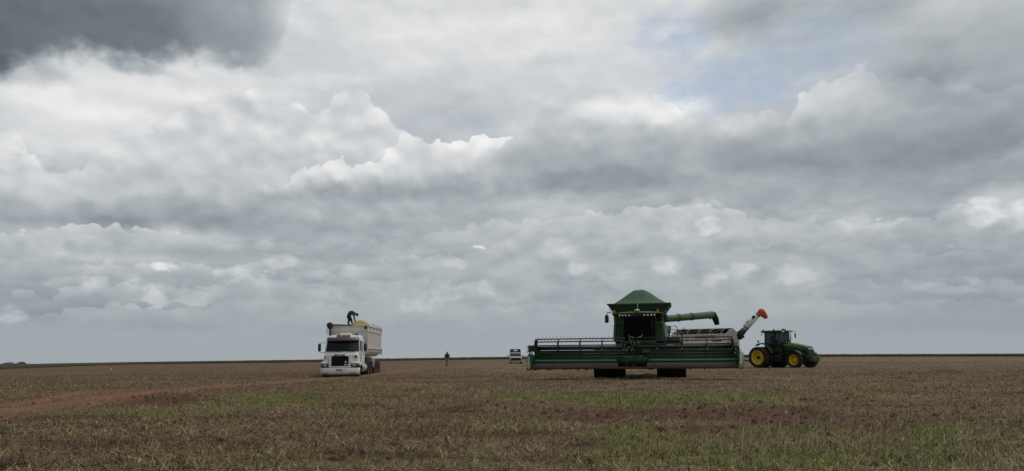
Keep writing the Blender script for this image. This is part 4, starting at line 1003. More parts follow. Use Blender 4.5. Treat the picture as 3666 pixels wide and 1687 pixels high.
# ================================================================== truck with a white cab and its tipper trailer
MAR = mat('purple_visor', (.075, .032, .060), .35, dirt=.3, dcol=(.12, .09, .08), coat=.3)
DIRT = mat('muddy_metal', (.14, .085, .060), .85, dirt=.6, dcol=(.22, .15, .11))
CREAM = mat('cream_plastic', (.72, .70, .62), .45, dirt=.15)
PLATE = mat('number_plate', (.55, .62, .58), .5, dirt=.3)
SIGN = mat('sign_cream', (.80, .76, .55), .5, dirt=.1)
def make_truck():
    rz = R_(1.7)
    o, L = thing('grain_truck', -11.62, 53.0, rz, 'white bonneted truck cab with dark purple sun visor, facing the camera on the dirt track', 'truck', -.05)
    # chassis and wheels
    b = MB(); b.box(-.5, -.35, .5, 7.0, .62, .9).box(.35, .5, .5, 7.0, .62, .9).box(-.5, .5, .6, .75, .62, .9).box(-.5, .5, 6.8, 7.0, .62, .9); b.build('chassis', BLK, o)
    for s in (-1, 1):
        wheel(o, (s * 1.03, 1.05, .52), (s, 0, 0), .52, .30, .29, RUBD, STEEL, 0, dish=.02, truck=True)
        for y in (4.75, 6.05):
            wheel(o, (s * .98, y, .52), (s, 0, 0), .52, .56, .29, RUBD, DIRT, 0, dish=-.12, truck=True)
    for y in (1.05, 4.75, 6.05): MB().tube([(-1.0, y, .52), (1.0, y, .52)], .07, 8).build('axle', BLK, o)
    # bumper
    b = MB(); rings = []
    for x in np.linspace(-1.29, 1.29, 15):
        k = (abs(x) / 1.29) ** 5 * .22
        rings.append([(x, .0 + k, .27), (x, -.03 + k, .36), (x, -.02 + k, .66), (x, .04 + k, .70), (x, .35 + k, .70), (x, .35 + k, .27)])
    b.loft(rings, True, True); bp = b.build('bumper', WHT, o)
    b = MB(); rings = []
    for x in np.linspace(-1.18, 1.18, 13):
        k = (abs(x) / 1.18) ** 4 * .2; rings.append([(x, .03 + k, .20), (x, .0 + k, .268), (x, .5, .268), (x, .5, .20)])
    b.loft(rings, True, True); b.build('bumper_valance', DIRT, o)
    MB().box(-.21, .19, -.05, .03, .515, .60).build('bumper_slot', BLK, bp, .03)
    MB().box(-.21, .19, -.055, .0, .395, .485).build('number_plate', PLATE, bp, .008)
    for s in (-1, 1):
        MB().box(s * .92 - .22, s * .92 + .22, -.045 + .02, .05, .315, .385).build('fog_lamp', GRYP, bp, .015)
    # nose
    b = MB()
    b.hexa([(-1.20, .30, .78), (1.20, .30, .78), (1.20, 1.3, .78), (-1.20, 1.3, .78)], [(-1.14, .48, 1.62), (1.14, .48, 1.62), (1.18, 1.3, 1.62), (-1.18, 1.3, 1.62)])
    b.build('nose', WHT, o, .06, 3)
    b = MB(); rings = []
    for x in np.linspace(-1.12, 1.12, 13):
        q = abs(x) / 1.12; rings.append([(x, .42 + .1 * q, 1.50), (x, .34 + .18 * q ** 3, 1.56 - .03 * q), (x, .48 + .1 * q, 1.635 - .03 * q), (x, .98, 1.80 - .03 * q), (x, 1.1, 1.55)])
    b.loft(rings, True, True); b.build('hood', WHT, o)
    # grille in its white surround
    b = MB(); b.box(-.74, -.575, .10, .42, .72, 1.50).box(.575, .74, .10, .42, .72, 1.50).box(-.575, .575, .10, .42, 1.47, 1.53).box(-.575, .575, .10, .42, .715, .80)
    b.build('grille_surround', WHT, o, .035, 3)
    b = MB(); b.box(-.57, .57, .24, .40, .80, 1.47)
    for k in range(12): b.hexa([(-.565, .17, .82 + .054 * k), (.565, .17, .82 + .054 * k), (.565, .235, .845 + .054 * k), (-.565, .235, .845 + .054 * k)], [(-.565, .17, .832 + .054 * k), (.565, .17, .832 + .054 * k), (.565, .235, .857 + .054 * k), (-.565, .235, .857 + .054 * k)])
    gr = b.build('grille', BLK, o)
    b = MB(); b.prism([(.39, .98), (.475, 1.075), (.39, 1.17), (.305, 1.075)], 'y', .145, .165); b.build('diamond_plate', mat('silver_plate', (.6, .6, .6), .3, metal=.3, dirt=.2), gr)
    MB().box(.28, .53, .145, .165, .87, .925).build('grille_badge', LAMP, gr)
    np_ = MB().box(-.36, .33, .08, .17, 1.49, 1.595).build('name_plate', BLK, o, .008)
    text_mesh('SCANIA', .105, Vector((-.015, .076, 1.542)), FACE_FRONT, SIGN, np_, sx=1.15, bold=.003)
    # corner panels, lamps, arches
    for s in (-1, 1):
        b = MB(); x0, x1 = sorted((s * .76, s * 1.27))
        b.hexa([(x0, .16, .98), (x1, .26, .98), (x1, 1.5, .98), (x0, 1.5, .98)], [(x0, .26, 1.10), (x1 - .02, .34, 1.10), (x1 - .02, 1.4, 1.14), (x0, 1.4, 1.14)])
        xo = s * 1.24; xa, xb = sorted((xo, s * 1.29)); b.box(xa, xb, .3, 1.55, .86, 1.0)
        b.build('fender', WHT, o, .035, 3)
        b = MB(); b.box(*sorted((s * .755, s * 1.26)), .12, .4, .735, .975); hl = b.build('headlight', BLK, o, .02)
        b = MB(); xa, xb = sorted((s * .84, s * 1.10)); b.box(xa, xb, .095, .16, .77, .94); b.build('headlight_lens', mat('headlight_glass', (.30, .31, .31), .12, dirt=.2), hl, .015)
        b = MB(); xa, xb = sorted((s * 1.12, s * 1.245)); b.box(xa, xb, .11, .17, .79, .93); b.build('indicator_lens', mat('amber_lens', (.16, .08, .03), .3, dirt=.4), hl, .012)
        b = MB(); pts = [(1.05 + .62 * math.cos(a), .52 + .62 * math.sin(a)) for a in np.linspace(0, math.pi, 13)] + [(1.05 + .56 * math.cos(a), .52 + .56 * math.sin(a)) for a in np.linspace(math.pi, 0, 13)]
        b.prism(pts, 'x', *sorted((s * .88, s * 1.26))); b.build('wheel_arch', BLK, o)
    MB().box(.93, 1.12, .335, .42, 1.375, 1.49).build('side_vent', BLK, o, .008)
    MB().box(.66, .74, .335, .42, 1.40, 1.455).build('badge_plate', GRYP, o, .005)
    MB().box(-1.08, -.96, .335, .42, 1.36, 1.46).build('badge_plate', GRYP, o, .01)
    # cab
    b = MB(); yb, yt = 1.02, 1.24
    b.loft([[(-1.21, yb, 1.55), (1.21, yb, 1.55), (1.24, 2.9, 1.55), (-1.24, 2.9, 1.55)], [(-1.20, yb, 1.74), (1.20, yb, 1.74), (1.23, 2.9, 1.74), (-1.23, 2.9, 1.74)], [(-1.09, yt, 2.62), (1.09, yt, 2.62), (1.14, 2.95, 2.62), (-1.14, 2.95, 2.62)], [(-1.05, yt + .06, 2.82), (1.05, yt + .06, 2.82), (1.08, 2.95, 2.86), (-1.08, 2.95, 2.86)], [(-.9, yt + .35, 2.90), (.9, yt + .35, 2.90), (.95, 2.8, 2.93), (-.95, 2.8, 2.93)]], True, False)
    b.hexa([(-1.22, 1.3, .78), (1.22, 1.3, .78), (1.22, 2.9, .95), (-1.22, 2.9, .95)], [(-1.22, 1.3, 1.55), (1.22, 1.3, 1.55), (1.24, 2.9, 1.55), (-1.24, 2.9, 1.55)])
    cab = b.build('cab', WHT, o, .04, 3)
    b = MB(); b.grid(lambda u, v: ((-1 + 2 * u) * (1.12 - .07 * v), yb - .028 + (yt - yb) * v * .93 - .07 * math.sin(math.pi * u), 1.80 + .76 * v), 12, 5); b.build('windshield', GLS, cab)
    b = MB(); rings = []
    for x in np.linspace(-1.10, 1.10, 15):
        q = abs(x) / 1.10; y = .96 - .10 * math.cos(q * 1.57) + .12 * q ** 6
        rings.append([(x, y - .05, 2.49), (x, y - .02, 2.475), (x, y + .16, 2.70), (x, y + .13, 2.73)])
    b.loft(rings, True, True); b.build('sun_visor', MAR, o)
    for s in (-1, 1):
        b = MB(); xs = s * 1.225
        b.hexa([(xs - .012 * s, 1.35, 1.80), (xs + .006 * s, 1.35, 1.80), (xs + .008 * s, 2.2, 1.80), (xs - .01 * s, 2.2, 1.80)], [(xs - s * .10, 1.46, 2.52), (xs - s * .082, 1.46, 2.52), (xs - s * .082, 2.2, 2.52), (xs - s * .10, 2.2, 2.52)])
        b.build('door_window', GLS, cab)
        b = MB(); b.tube([(s * 1.205, 1.15, 1.85), (s * 1.10, 1.33, 2.55)], .022, 6); b.build('window_gutter', BLK, cab)
        b = MB(); b.tube([(s * 1.21, 1.3, .98), (s * 1.24, 1.33, 1.7)], .01, 5); b.build('door_seam', BLK, cab)
        b = MB(); b.box(*sorted((s * 1.235, s * 1.27)), 2.15, 2.35, 1.62, 1.66); b.build('door_handle', BLK, cab)
        rings = []; xm = s * 1.55
        for z, k in ((1.80, .6), (1.84, 1), (2.05, 1.05), (2.28, 1.0), (2.32, .6)): rings.append([(xm + .10 * k * math.cos(a), .92 + .06 * k * math.sin(a), z) for a in np.linspace(0, 2 * math.pi, 13)[:-1]])
        m_ = MB().loft(rings).build('mirror', BLK, o)
        MB().tube([(s * 1.14, 1.2, 2.40), (s * 1.35, 1.0, 2.38), (s * 1.54, .93, 2.35), (s * 1.54, .93, 2.30)], .016, 6).build('mirror_arm', BLK, m_)
        MB().tube([(s * 1.21, 1.1, 1.74), (s * 1.36, .98, 1.72), (s * 1.54, .93, 1.76), (s * 1.54, .93, 1.82)], .016, 6).build('mirror_arm', BLK, m_)
    for x0, x1 in ((-.50, -.12), (.40, .80)):
        MB().tube([(x0, .93, 1.81), (x1, .915, 1.80)], .014, 5).tube([(x1, .92, 1.80), ((x0 + x1) / 2 + .05, .94, 1.78)], .012, 5).build('wiper', BLK, o)
    b = MB(); b.hexa([(-.34, 1.42, 2.90), (.36, 1.42, 2.90), (.36, 2.3, 2.92), (-.34, 2.3, 2.92)], [(-.26, 1.55, 3.07), (.42, 1.55, 3.07), (.40, 2.2, 3.07), (-.25, 2.2, 3.07)]); b.build('roof_hatch', CREAM, o, .03)
    sg = MB().box(-.44, .45, 1.16, 1.28, 2.765, 2.91).build('roof_sign', BLK, o, .01)
    text_mesh('L BOTAN', .135, Vector((0, 1.154, 2.838)), FACE_FRONT, SIGN, sg, sx=1.30, bold=.004)
    MB().box(.74, .92, 1.7, 1.85, 2.96, 3.0).tube([(.76, 1.55, 2.99), (.76, 1.8, 2.99)], [.05, .03], 8).tube([(.89, 1.55, 2.99), (.89, 1.8, 2.99)], [.05, .03], 8).box(.80, .86, 1.72, 1.80, 2.88, 2.97).build('air_horn', BLK, o)
    MB().tube([(-.95, 2.0, 2.85), (-.93, 2.05, 3.7), (-.78, 2.1, 4.55)], [.010, .007, .004], 5).build('whip_aerial', BLK, o)
    MB().tube([(-1.27, .4, .98), (-1.30, .4, 1.52)], [.008, .005], 5).build('corner_marker', BLK, o)
    MB().tube([(.50, 2.96, 2.4), (.50, 3.0, 2.95)], .05, 8).build('exhaust_stack', BLK, o)
    # right side: tank, steps, mudguards
    b = MB(); b.tube([(1.0, 2.1, .68), (1.0, 2.2, .68), (1.0, 3.6, .68), (1.0, 3.7, .68)], [.26, .31, .31, .26], 16)
    tk = b.build('fuel_tank', mat('tank_white', (.55, .48, .42), .5, dirt=.6, dcol=(.25, .13, .08), scale=3), o)
    for y in (2.45, 3.35): MB().lathe([(.318, -.03), (.322, 0), (.318, .03)], (1.0, y, .68), (0, 1, 0), 18).build('tank_strap', RUST, tk)
    MB().tube([(-1.0, 2.1, .68), (-1.0, 2.2, .68), (-1.0, 3.6, .68), (-1.0, 3.7, .68)], [.26, .31, .31, .26], 16).build('fuel_tank', DIRT, o)
    MB().box(1.02, 1.25, 1.75, 2.1, .38, .44).box(1.05, 1.25, 1.75, 2.1, .66, .70).tube([(1.08, 1.9, .4), (1.08, 1.9, .95)], .02, 5).build('cab_step', BLK, o)
    return o, L
truck, TL = make_truck()

def make_trailer():
    rz = R_(1.7)
    o, L = thing('grain_trailer', -11.62 - .03 * 3.2, 56.2, rz, 'tall off-white tipper trailer with ribbed sides, loaded with soybeans behind the truck cab', 'trailer', -.05)
    hw, ln, zt, zb = 1.32, 7.45, 3.60, 1.42
    def section(k, z0=zb):      # cross section of the tub with rounded bilges
        pts = [(hw * k, zt), (hw * k, 2.0), (hw * k - .05, 1.75), (hw * k - .22, 1.55), (hw * k - .45, z0 + .02), (0, z0)]
        return pts + [(-x, z) for x, z in pts[::-1][1:]]
    b = MB()
    so = section(1.0); si = [(x * .965, z + .03 if z < 2 else z) for x, z in so]
    n = len(so)
    vs = [(x, 0, z) for x, z in so] + [(x, ln, z) for x, z in so] + [(x, .06, z) for x, z in si] + [(x, ln - .06, z) for x, z in si]
    fs = []
    for k in range(n - 1):
        fs.append((k, k + 1, n + k + 1, n + k)); fs.append((2 * n + k, 3 * n + k, 3 * n + k + 1, 2 * n + k + 1))
    fs.append(tuple(range(n))); fs.append(tuple(range(n, 2 * n))[::-1]); fs.append(tuple(range(2 * n, 3 * n))[::-1]); fs.append(tuple(range(3 * n, 4 * n)))
    fs += [(0, n, 3 * n, 2 * n), (n - 1, 3 * n - 1, 4 * n - 1, 2 * n - 1), (0, 2 * n, 3 * n - 1, n - 1), (n, 2 * n - 1, 4 * n - 1, 3 * n)]
    b.add(vs, fs)
    for s in (-1, 1):                      # ribs pressed into the sides
        for k in range(26):
            y = .5 + k * (ln - .9) / 25
            b.hexa([(s * hw, y - .035, 2.03), (s * (hw + .016), y - .018, 2.03), (s * (hw + .016), y + .018, 2.03), (s * hw, y + .035, 2.03)], [(s * hw, y - .035, 3.17), (s * (hw + .016), y - .018, 3.17), (s * (hw + .016), y + .018, 3.17), (s * hw, y + .035, 3.17)])
    tub = b.build('tipper_body', WHTD, o)
    b = MB()
    for s in (-1, 1):
        xa, xb = sorted((s * (hw + .003), s * (hw + .06)))
        b.box(xa, xb, .0, ln, 3.19, 3.24); b.box(xa, xb, .0, ln, 1.97, 2.02); b.box(xa, xb, 0.0, ln, 3.55, 3.63)
        for y in (.02, 1.5, 3.1, 4.7, 6.3, ln - .08): b.box(xa, xb - .012 * s if s > 0 else xb, y, y + .06, 3.24, 3.55)
        b.box(xa, xb, -.03, .06, 1.6, 3.19)
    b.box(-hw, hw, -.05, -.003, 3.16, 3.22); b.box(-hw, hw, -.05, -.003, 3.55, 3.62)
    b.build('body_rail', WHTD, tub, .008)
    b = MB()
    for s in (-1, 1):
        for k, y in enumerate((2.6, 4.2, 5.8, 7.0, ln - .03)): b.tube([(s * (hw + .02), y, 3.6), (s * (hw + .02), y, 3.76 - .02 * k)], .018, 5)
        b.tube([(s * (hw + .02), 1.8, 3.78), (s * (hw + .02), 2.6, 3.76), (s * (hw + .02), ln - .03, 3.68)], .016, 5)
    b.build('tarp_rail', BLK, tub)
    b = MB(); rr = random.Random(5)
    pts = [(-hw + .0, -.10, 3.66)] + [(-hw + .18 + .21 * k, -.08 + rr.uniform(-.01, .01), 3.655 + rr.uniform(-.012, .012) - .003 * k) for k in range(8)]
    b.tube(pts, [.06, .055, .05, .045, .045, .04, .035, .03, .02], 8); b.build('rolled_tarp', TARP, o)
    b = MB(); rings = []
    for k, (z, r) in enumerate(((3.36, .05), (3.43, .13), (3.53, .20), (3.65, .225), (3.76, .19), (3.83, .10), (3.85, .03))):
        rings.append([(-hw - .0 + r * (1 + .12 * math.sin(3 * a + k)) * math.cos(a), -.12 + r * .9 * math.sin(a), z) for a in np.linspace(0, 2 * math.pi, 13)[:-1]])
    b.loft(rings); b.build('tarp_bundle', mat('dark_tarp', (.022, .034, .028), .8, dirt=.2), o)
    b = MB()
    for k in range(5): x = -hw - .18 + .05 * k; b.tube([(x, -.14, 3.55), (x - .05, -.16, 3.25 - .08 * (k % 3)), (x - .02 - .08 * (k == 0), -.16, 3.05 - .1 * (k % 2))], .012, 4)
    b.tube([(-hw + .03, -.12, 3.5), (-hw + .04, -.08, 2.7)], .05, 6); b.build('tarp_rope', BLK, o)
    b = MB(); b.ball((hw - .10, -.10, 3.47), .10, .06, .14); b.build('tarp_crank', RUST, o)
    # chassis, guards, axles
    b = MB(); b.box(-.55, -.38, .2, ln - .1, 1.05, 1.40).box(.38, .55, .2, ln - .1, 1.05, 1.40)
    for y in (.3, 2.5, 4.2, 6.3, ln - .3): b.box(-.55, .55, y, y + .12, 1.05, 1.38)
    b.box(-1.2, 1.2, 2.9, 3.15, .75, 1.38); b.build('trailer_chassis', GRYP, o)
    for s in (-1, 1):
        b = MB(); xa, xb = sorted((s * .85, s * 1.30))
        pts = [(2.6, 1.30), (7.65, 1.30), (7.65, 1.22), (4.5, 1.20), (4.1, .95), (3.95, .62), (3.2, .62), (3.15, .98), (2.6, 1.0)]
        b.prism(pts, 'x', xa, xb); b.build('side_guard', GRYP, o, .02)
        for y in (4.6, 5.75, 6.9): wheel(o, (s * .98, y, .52), (s, 0, 0), .52, .56, .29, RUBD, DIRT, 0, dish=-.12, truck=True)
    for y in (4.6, 5.75, 6.9): MB().tube([(-1.0, y, .52), (1.0, y, .52)], .07, 8).build('axle', BLK, o)
    MB().box(-.95, .95, -.35, .3, 1.12, 1.40).build('coupling_plate', BLK, o, .02)
    MB().box(1.25, 1.38, ln + .0, ln + .05, 1.55, 2.1).box(-1.3, 1.3, ln, ln + .08, .85, 1.0).build('tail_frame', WHTD, o)
    # the load
    h = empty('soybean_heap', o.location, rz); bpy.data.objects.remove(h)
    b = MB(); rr = np.random.default_rng(3)
    def hp(u, v):
        x = (-1 + 2 * u) * 1.26; y = .1 + v * (ln - .25)
        d1 = ((x - .45) / .95) ** 2 + ((y - 2.3) / 1.9) ** 2; d2 = ((x + .1) / 1.0) ** 2 + ((y - 5.5) / 2.2) ** 2
        z = 3.40 + .66 * math.exp(-d1 * 1.25) + .22 * math.exp(-d2) + .05 * math.exp(-((x - .3) / 1.0) ** 2 - ((y - .9) / .8) ** 2) + .05 * math.exp(-((x - .2) ** 2) / .6 - ((y - .5) / .6) ** 2)
        e = min(1, (1.26 - abs(x)) / .35, (y + .1) / .3); z = min(z, 3.57 + .75 * max(0, (1.26 - abs(x))) ** .8) 
        return (x, y, z + .008 * float(pnoise(x * 9, y * 9)))
    b.grid(hp, 40, 90)
    m = mat('soybeans', (.32, .225, .092), .8, dirt=.35, dcol=(.27, .19, .08), scale=3, var=.2, bump=.5, spec=.2)
    q = b.build('soybean_heap', m); q.location = o.location; q.rotation_euler = (0, 0, rz)
    tag(q, 'heap of yellow soybeans rising out of the white tipper trailer', 'soybeans')
    return o, L
trailer, TRL = make_trailer()

# ================================================================== people
SKIN = mat('skin', (.20, .105, .07), .6, dirt=.1)
def human(name, bones, radii, root_loc, rz, paint, mats, label, head, cap=None):
    """bones: {joint: (parent, (x,y,z))}, one skin surface; paint(co) -> material index"""
    names = list(bones); idx = {k: i for i, k in enumerate(names)}
    me = bpy.data.meshes.new(name); me.from_pydata([bones[k][1] for k in names], [(idx[k], idx[bones[k][0]]) for k in names if bones[k][0]], [])
    t = bpy.data.objects.new('tmp', me); COL.objects.link(t)
    md = t.modifiers.new('s', 'SKIN'); md.use_smooth_shade = True; md.branch_smoothing = .3
    for k in names:
        sv = me.skin_vertices[0].data[idx[k]]; r = radii[k]; r = r if isinstance(r, tuple) else (r, r); g_ = 1.0 if r[0] < .02 else 1.5 if r[0] > .12 else 1.36; sv.radius = (r[0] * g_, r[1] * g_); sv.use_root = (bones[k][0] is None)
    t.modifiers.new('u', 'SUBSURF').levels = 2
    bpy.context.view_layer.update(); dg = bpy.context.evaluated_depsgraph_get()
    m2 = bpy.data.meshes.new_from_object(t.evaluated_get(dg)); bpy.data.objects.remove(t)
    bm = bmesh.new(); bm.from_mesh(m2); nbody = len(bm.faces)
    # head: egg skull, jaw, nose, brow, ears; built into the same body mesh
    hc, fwd, up = (Vector(v) for v in head); fwd.normalize(); up = (up - fwd * up.dot(fwd)).normalized(); sd_ = fwd.cross(up)
    hv = []
    for i in range(13):
        a = math.pi * i / 12
        for j in range(16):
            p = 2 * math.pi * j / 16; c, s, h = math.cos(p), math.sin(p), math.cos(a); r = math.sin(a)
            f = c * r * .098; l = s * r * .076; z = h * .118
            if h < -.1: f *= .94 + .1 * c; l *= 1 - .28 * (-h); f += .012 * (-h)
            fa = max(0, c) ** 6
            if -.35 < h < .12: f += .024 * max(0, c) ** 30 * (1 - (h + .12) / .5 if h > -.12 else 1)      # nose
            if abs(h - .08) < .12 and .75 < c < .97: f -= .010                                             # eye sockets
            if abs(h + .5) < .08 and c > .9: f += .006                                                     # lips
            if abs(s) > .97 and abs(h + .02) < .25: l += .014 * math.copysign(1, s)                         # ears
            hv.append(bm.verts.new(hc + fwd * f + sd_ * l + up * z))
    for i in range(12):
        for j in range(16):
            try: fc = bm.faces.new([hv[i * 16 + j], hv[i * 16 + (j + 1) % 16], hv[(i + 1) * 16 + (j + 1) % 16], hv[(i + 1) * 16 + j]]); fc.smooth = True; fc.material_index = 0
            except ValueError: pass
    for i, f in enumerate(bm.faces):
        if i < nbody: f.material_index = paint(f.calc_center_median()); f.smooth = True
    bmesh.ops.remove_doubles(bm, verts=bm.verts, dist=.0004)
    m2.materials.clear()
    for k in mats: m2.materials.append(k)
    bm.to_mesh(m2); bm.free()
    o = bpy.data.objects.new(name, m2); COL.objects.link(o); o.location = root_loc; o.rotation_euler = (0, 0, rz)
    tag(o, label, 'person')
    if cap:
        b = MB(); rings = []
        for i in range(7):
            a = math.pi * .5 * i / 6; rings.append([hc + fwd * (.108 * math.cos(a) * math.cos(p) - .004) + sd_ * (.086 * math.cos(a) * math.sin(p)) + up * (.018 + .112 * math.sin(a)) for p in np.linspace(0, 2 * math.pi, 17)[:-1]])
        b.loft(rings)
        if cap[0] == 'cap':
            br = [hc + fwd * (.095 + .09 * math.cos(p)) + sd_ * (.075 * math.sin(p)) + up * (.028 - .015 * math.cos(p) ** 2) for p in np.linspace(-1.5, 1.5, 9)]
            b.add(br + [q - up * .008 for q in br], [tuple(range(9)), tuple(range(17, 8, -1))] + [(i, i + 1, i + 10, i + 9) for i in range(8)] + [(8, 0, 9, 17)])
        else:                       # hood or long hair falling to the shoulders
            rings = [[hc + fwd * (-.012 + .104 * k_ * math.cos(p) * 1.0) + sd_ * (.092 * k_ * math.sin(p)) + up * z for p in np.linspace(0, 2 * math.pi, 17)[:-1]] for z, k_ in ((.05, 1.0), (-.03, 1.02), (-.10, 1.0), (-.16, .98))]
            b.loft(rings)
        b.build('cap' if cap[0] == 'cap' else 'hood', cap[1], o)
    return o
def hand(b, r, side, wrist, d, curl):
    """palm, thumb and four fingers of unequal length continuing the forearm direction d"""
    d = Vector(d).normalized(); w = Vector(b[wrist][1]); q = d.cross(Vector((0, 1, .2))).normalized(); n = d.cross(q)
    pm = w + d * .075; b[side + 'palm'] = (wrist, tuple(pm)); r[side + 'palm'] = (.038, .02)
    for i, (of, ln) in enumerate(((-.033, .066), (-.011, .078), (.011, .074), (.032, .058))):
        k = w + d * .098 + q * of; b[f'{side}k{i}'] = (side + 'palm', tuple(k)); r[f'{side}k{i}'] = .010
        d2 = (d + n * curl).normalized(); k2 = k + d2 * ln * .55; b[f'{side}m{i}'] = (f'{side}k{i}', tuple(k2)); r[f'{side}m{i}'] = .009
        d3 = (d + n * curl * 2.2).normalized(); b[f'{side}t{i}'] = (f'{side}m{i}', tuple(k2 + d3 * ln * .5)); r[f'{side}t{i}'] = .007
    t1 = w + d * .045 - q * .048; b[side + 'th'] = (wrist, tuple(t1)); r[side + 'th'] = .011
    b[side + 'tt'] = (side + 'th', tuple(t1 + (d * .8 - q * .5 + n * .2).normalized() * .05)); r[side + 'tt'] = .008
def bent_person():
    # bent right over at the hips, one arm reaching down into the beans; x points to image right
    b = {'hip': (None, (0, 0, .77)), 'belly': ('hip', (.13, 0, .87)), 'chest': ('belly', (.30, 0, .91)), 'sho': ('chest', (.42, 0, .90)), 'neck': ('sho', (.53, 0, .86)), 'skull': ('neck', (.59, 0, .82))}
    r = {'hip': (.165, .16), 'belly': (.165, .15), 'chest': (.175, .15), 'sho': (.14, .105), 'neck': .06, 'skull': .06}
    for s, n, kx, fx, kz, fy in ((1, 'L', .06, -.02, .39, .10), (-1, 'R', .24, .30, .43, -.11)):
        fz = .02 if s > 0 else .07
        b[n + 'hp'] = ('hip', (.01, s * .09, .70)); r[n + 'hp'] = .105
        b[n + 'kn'] = (n + 'hp', (kx, s * .11, kz)); r[n + 'kn'] = .072
        b[n + 'an'] = (n + 'kn', (fx, fy, fz + .09)); r[n + 'an'] = .052
        b[n + 'ft'] = (n + 'an', (fx + .10, fy, fz + .045)); r[n + 'ft'] = .048
        b[n + 'to'] = (n + 'ft', (fx + .19, fy, fz + .03)); r[n + 'to'] = .035
    for s, n, el, wr in ((-1, 'R', (.48, -.22, .53), (.57, -.20, .29)), (1, 'L', (.40, .22, .58), (.46, .16, .38))):
        b[n + 'sh'] = ('sho', (.40, s * .18, .84)); r[n + 'sh'] = .068
        b[n + 'el'] = (n + 'sh', el); r[n + 'el'] = .046
        b[n + 'wr'] = (n + 'el', wr); r[n + 'wr'] = .031
        hand(b, r, n, n + 'wr', Vector(wr) - Vector(el), .35)
    SH = mat('dark_green_shirt', (.030, .050, .038), .85, dirt=.2, dcol=(.07, .08, .06)); TR = mat('dark_trousers', (.014, .020, .024), .85, dirt=.15, dcol=(.04, .05, .05)); BT = mat('boots', (.012, .013, .012), .7)
    def paint(c):
        if c.z < .20 and c.x > -.25: return 3
        if c.x > .36 and c.z < .62: return 0
        if c.z < .76 and c.x < .34: return 2
        if c.x > .52 and abs(c.y) < .1: return 0
        return 1
    p = W(1246, 1164, 58.3)
    return human('person', b, r, p - Vector((0, 0, .02)), R_(4), paint, [SKIN, SH, TR, BT], 'person in dark green shirt bending over to scoop the heaped soybeans on the trailer', ((.635, 0, .78), (.45, -.1, -.85), (.9, 0, .42)), ('cap', mat('dark_cap', (.012, .014, .013), .8, dirt=.1)))
bent_person()
def far_person():
    b = {'hip': (None, (0, 0, .95)), 'belly': ('hip', (0, 0, 1.08)), 'chest': ('belly', (0, .01, 1.27)), 'sho': ('chest', (0, 0, 1.42)), 'neck': ('sho', (0, -.01, 1.52)), 'skull': ('neck', (0, -.015, 1.59))}
    r = {'hip': (.155, .12), 'belly': (.145, .115), 'chest': (.165, .125), 'sho': (.13, .085), 'neck': .06, 'skull': .06}
    for s, n, ky, fy in ((-1, 'L', -.03, .06), (1, 'R', -.12, -.16)):
        b[n + 'hp'] = ('hip', (s * .09, 0, .88)); r[n + 'hp'] = .10
        b[n + 'kn'] = (n + 'hp', (s * .10, ky, .50)); r[n + 'kn'] = .072
        b[n + 'an'] = (n + 'kn', (s * .10, fy, .09)); r[n + 'an'] = .055
        b[n + 'ft'] = (n + 'an', (s * .11, fy - .08, .045)); r[n + 'ft'] = .045
        b[n + 'to'] = (n + 'ft', (s * .12, fy - .16, .035)); r[n + 'to'] = .034
        el = (s * .27, .02, 1.13); wr = (s * (.26 if s < 0 else .33), -.06, .90)
        b[n + 'sh'] = ('sho', (s * .185, 0, 1.40)); r[n + 'sh'] = .066
        b[n + 'el'] = (n + 'sh', el); r[n + 'el'] = .045
        b[n + 'wr'] = (n + 'el', wr); r[n + 'wr'] = .031
        hand(b, r, n, n + 'wr', Vector(wr) - Vector(el), .25)
    SH = mat('black_green_top', (.020, .028, .021), .85, dirt=.15, dcol=(.05, .05, .04)); TR = mat('grey_trousers', (.25, .25, .24), .85, dirt=.3); BT = mat('brown_shoes', (.05, .03, .02), .7)
    def paint(c):
        if c.z < .11: return 3
        if c.z < .93 and abs(c.x) < .235: return 2
        if abs(c.x) > .2 and c.z < 1.12: return 0
        if c.z > 1.5: return 0
        return 1
    x, y = -7.75, 93.0
    return human('person', b, r, (x, y, float(ground(x, y))), R_(172), paint, [SKIN, SH, TR, BT], 'person in dark top and grey trousers walking alone on the track far behind the truck', ((0, -.03, 1.62), (0, -1, -.1), (0, -.1, 1)), ('hood', mat('dark_hood', (.014, .017, .015), .85)))
far_person()

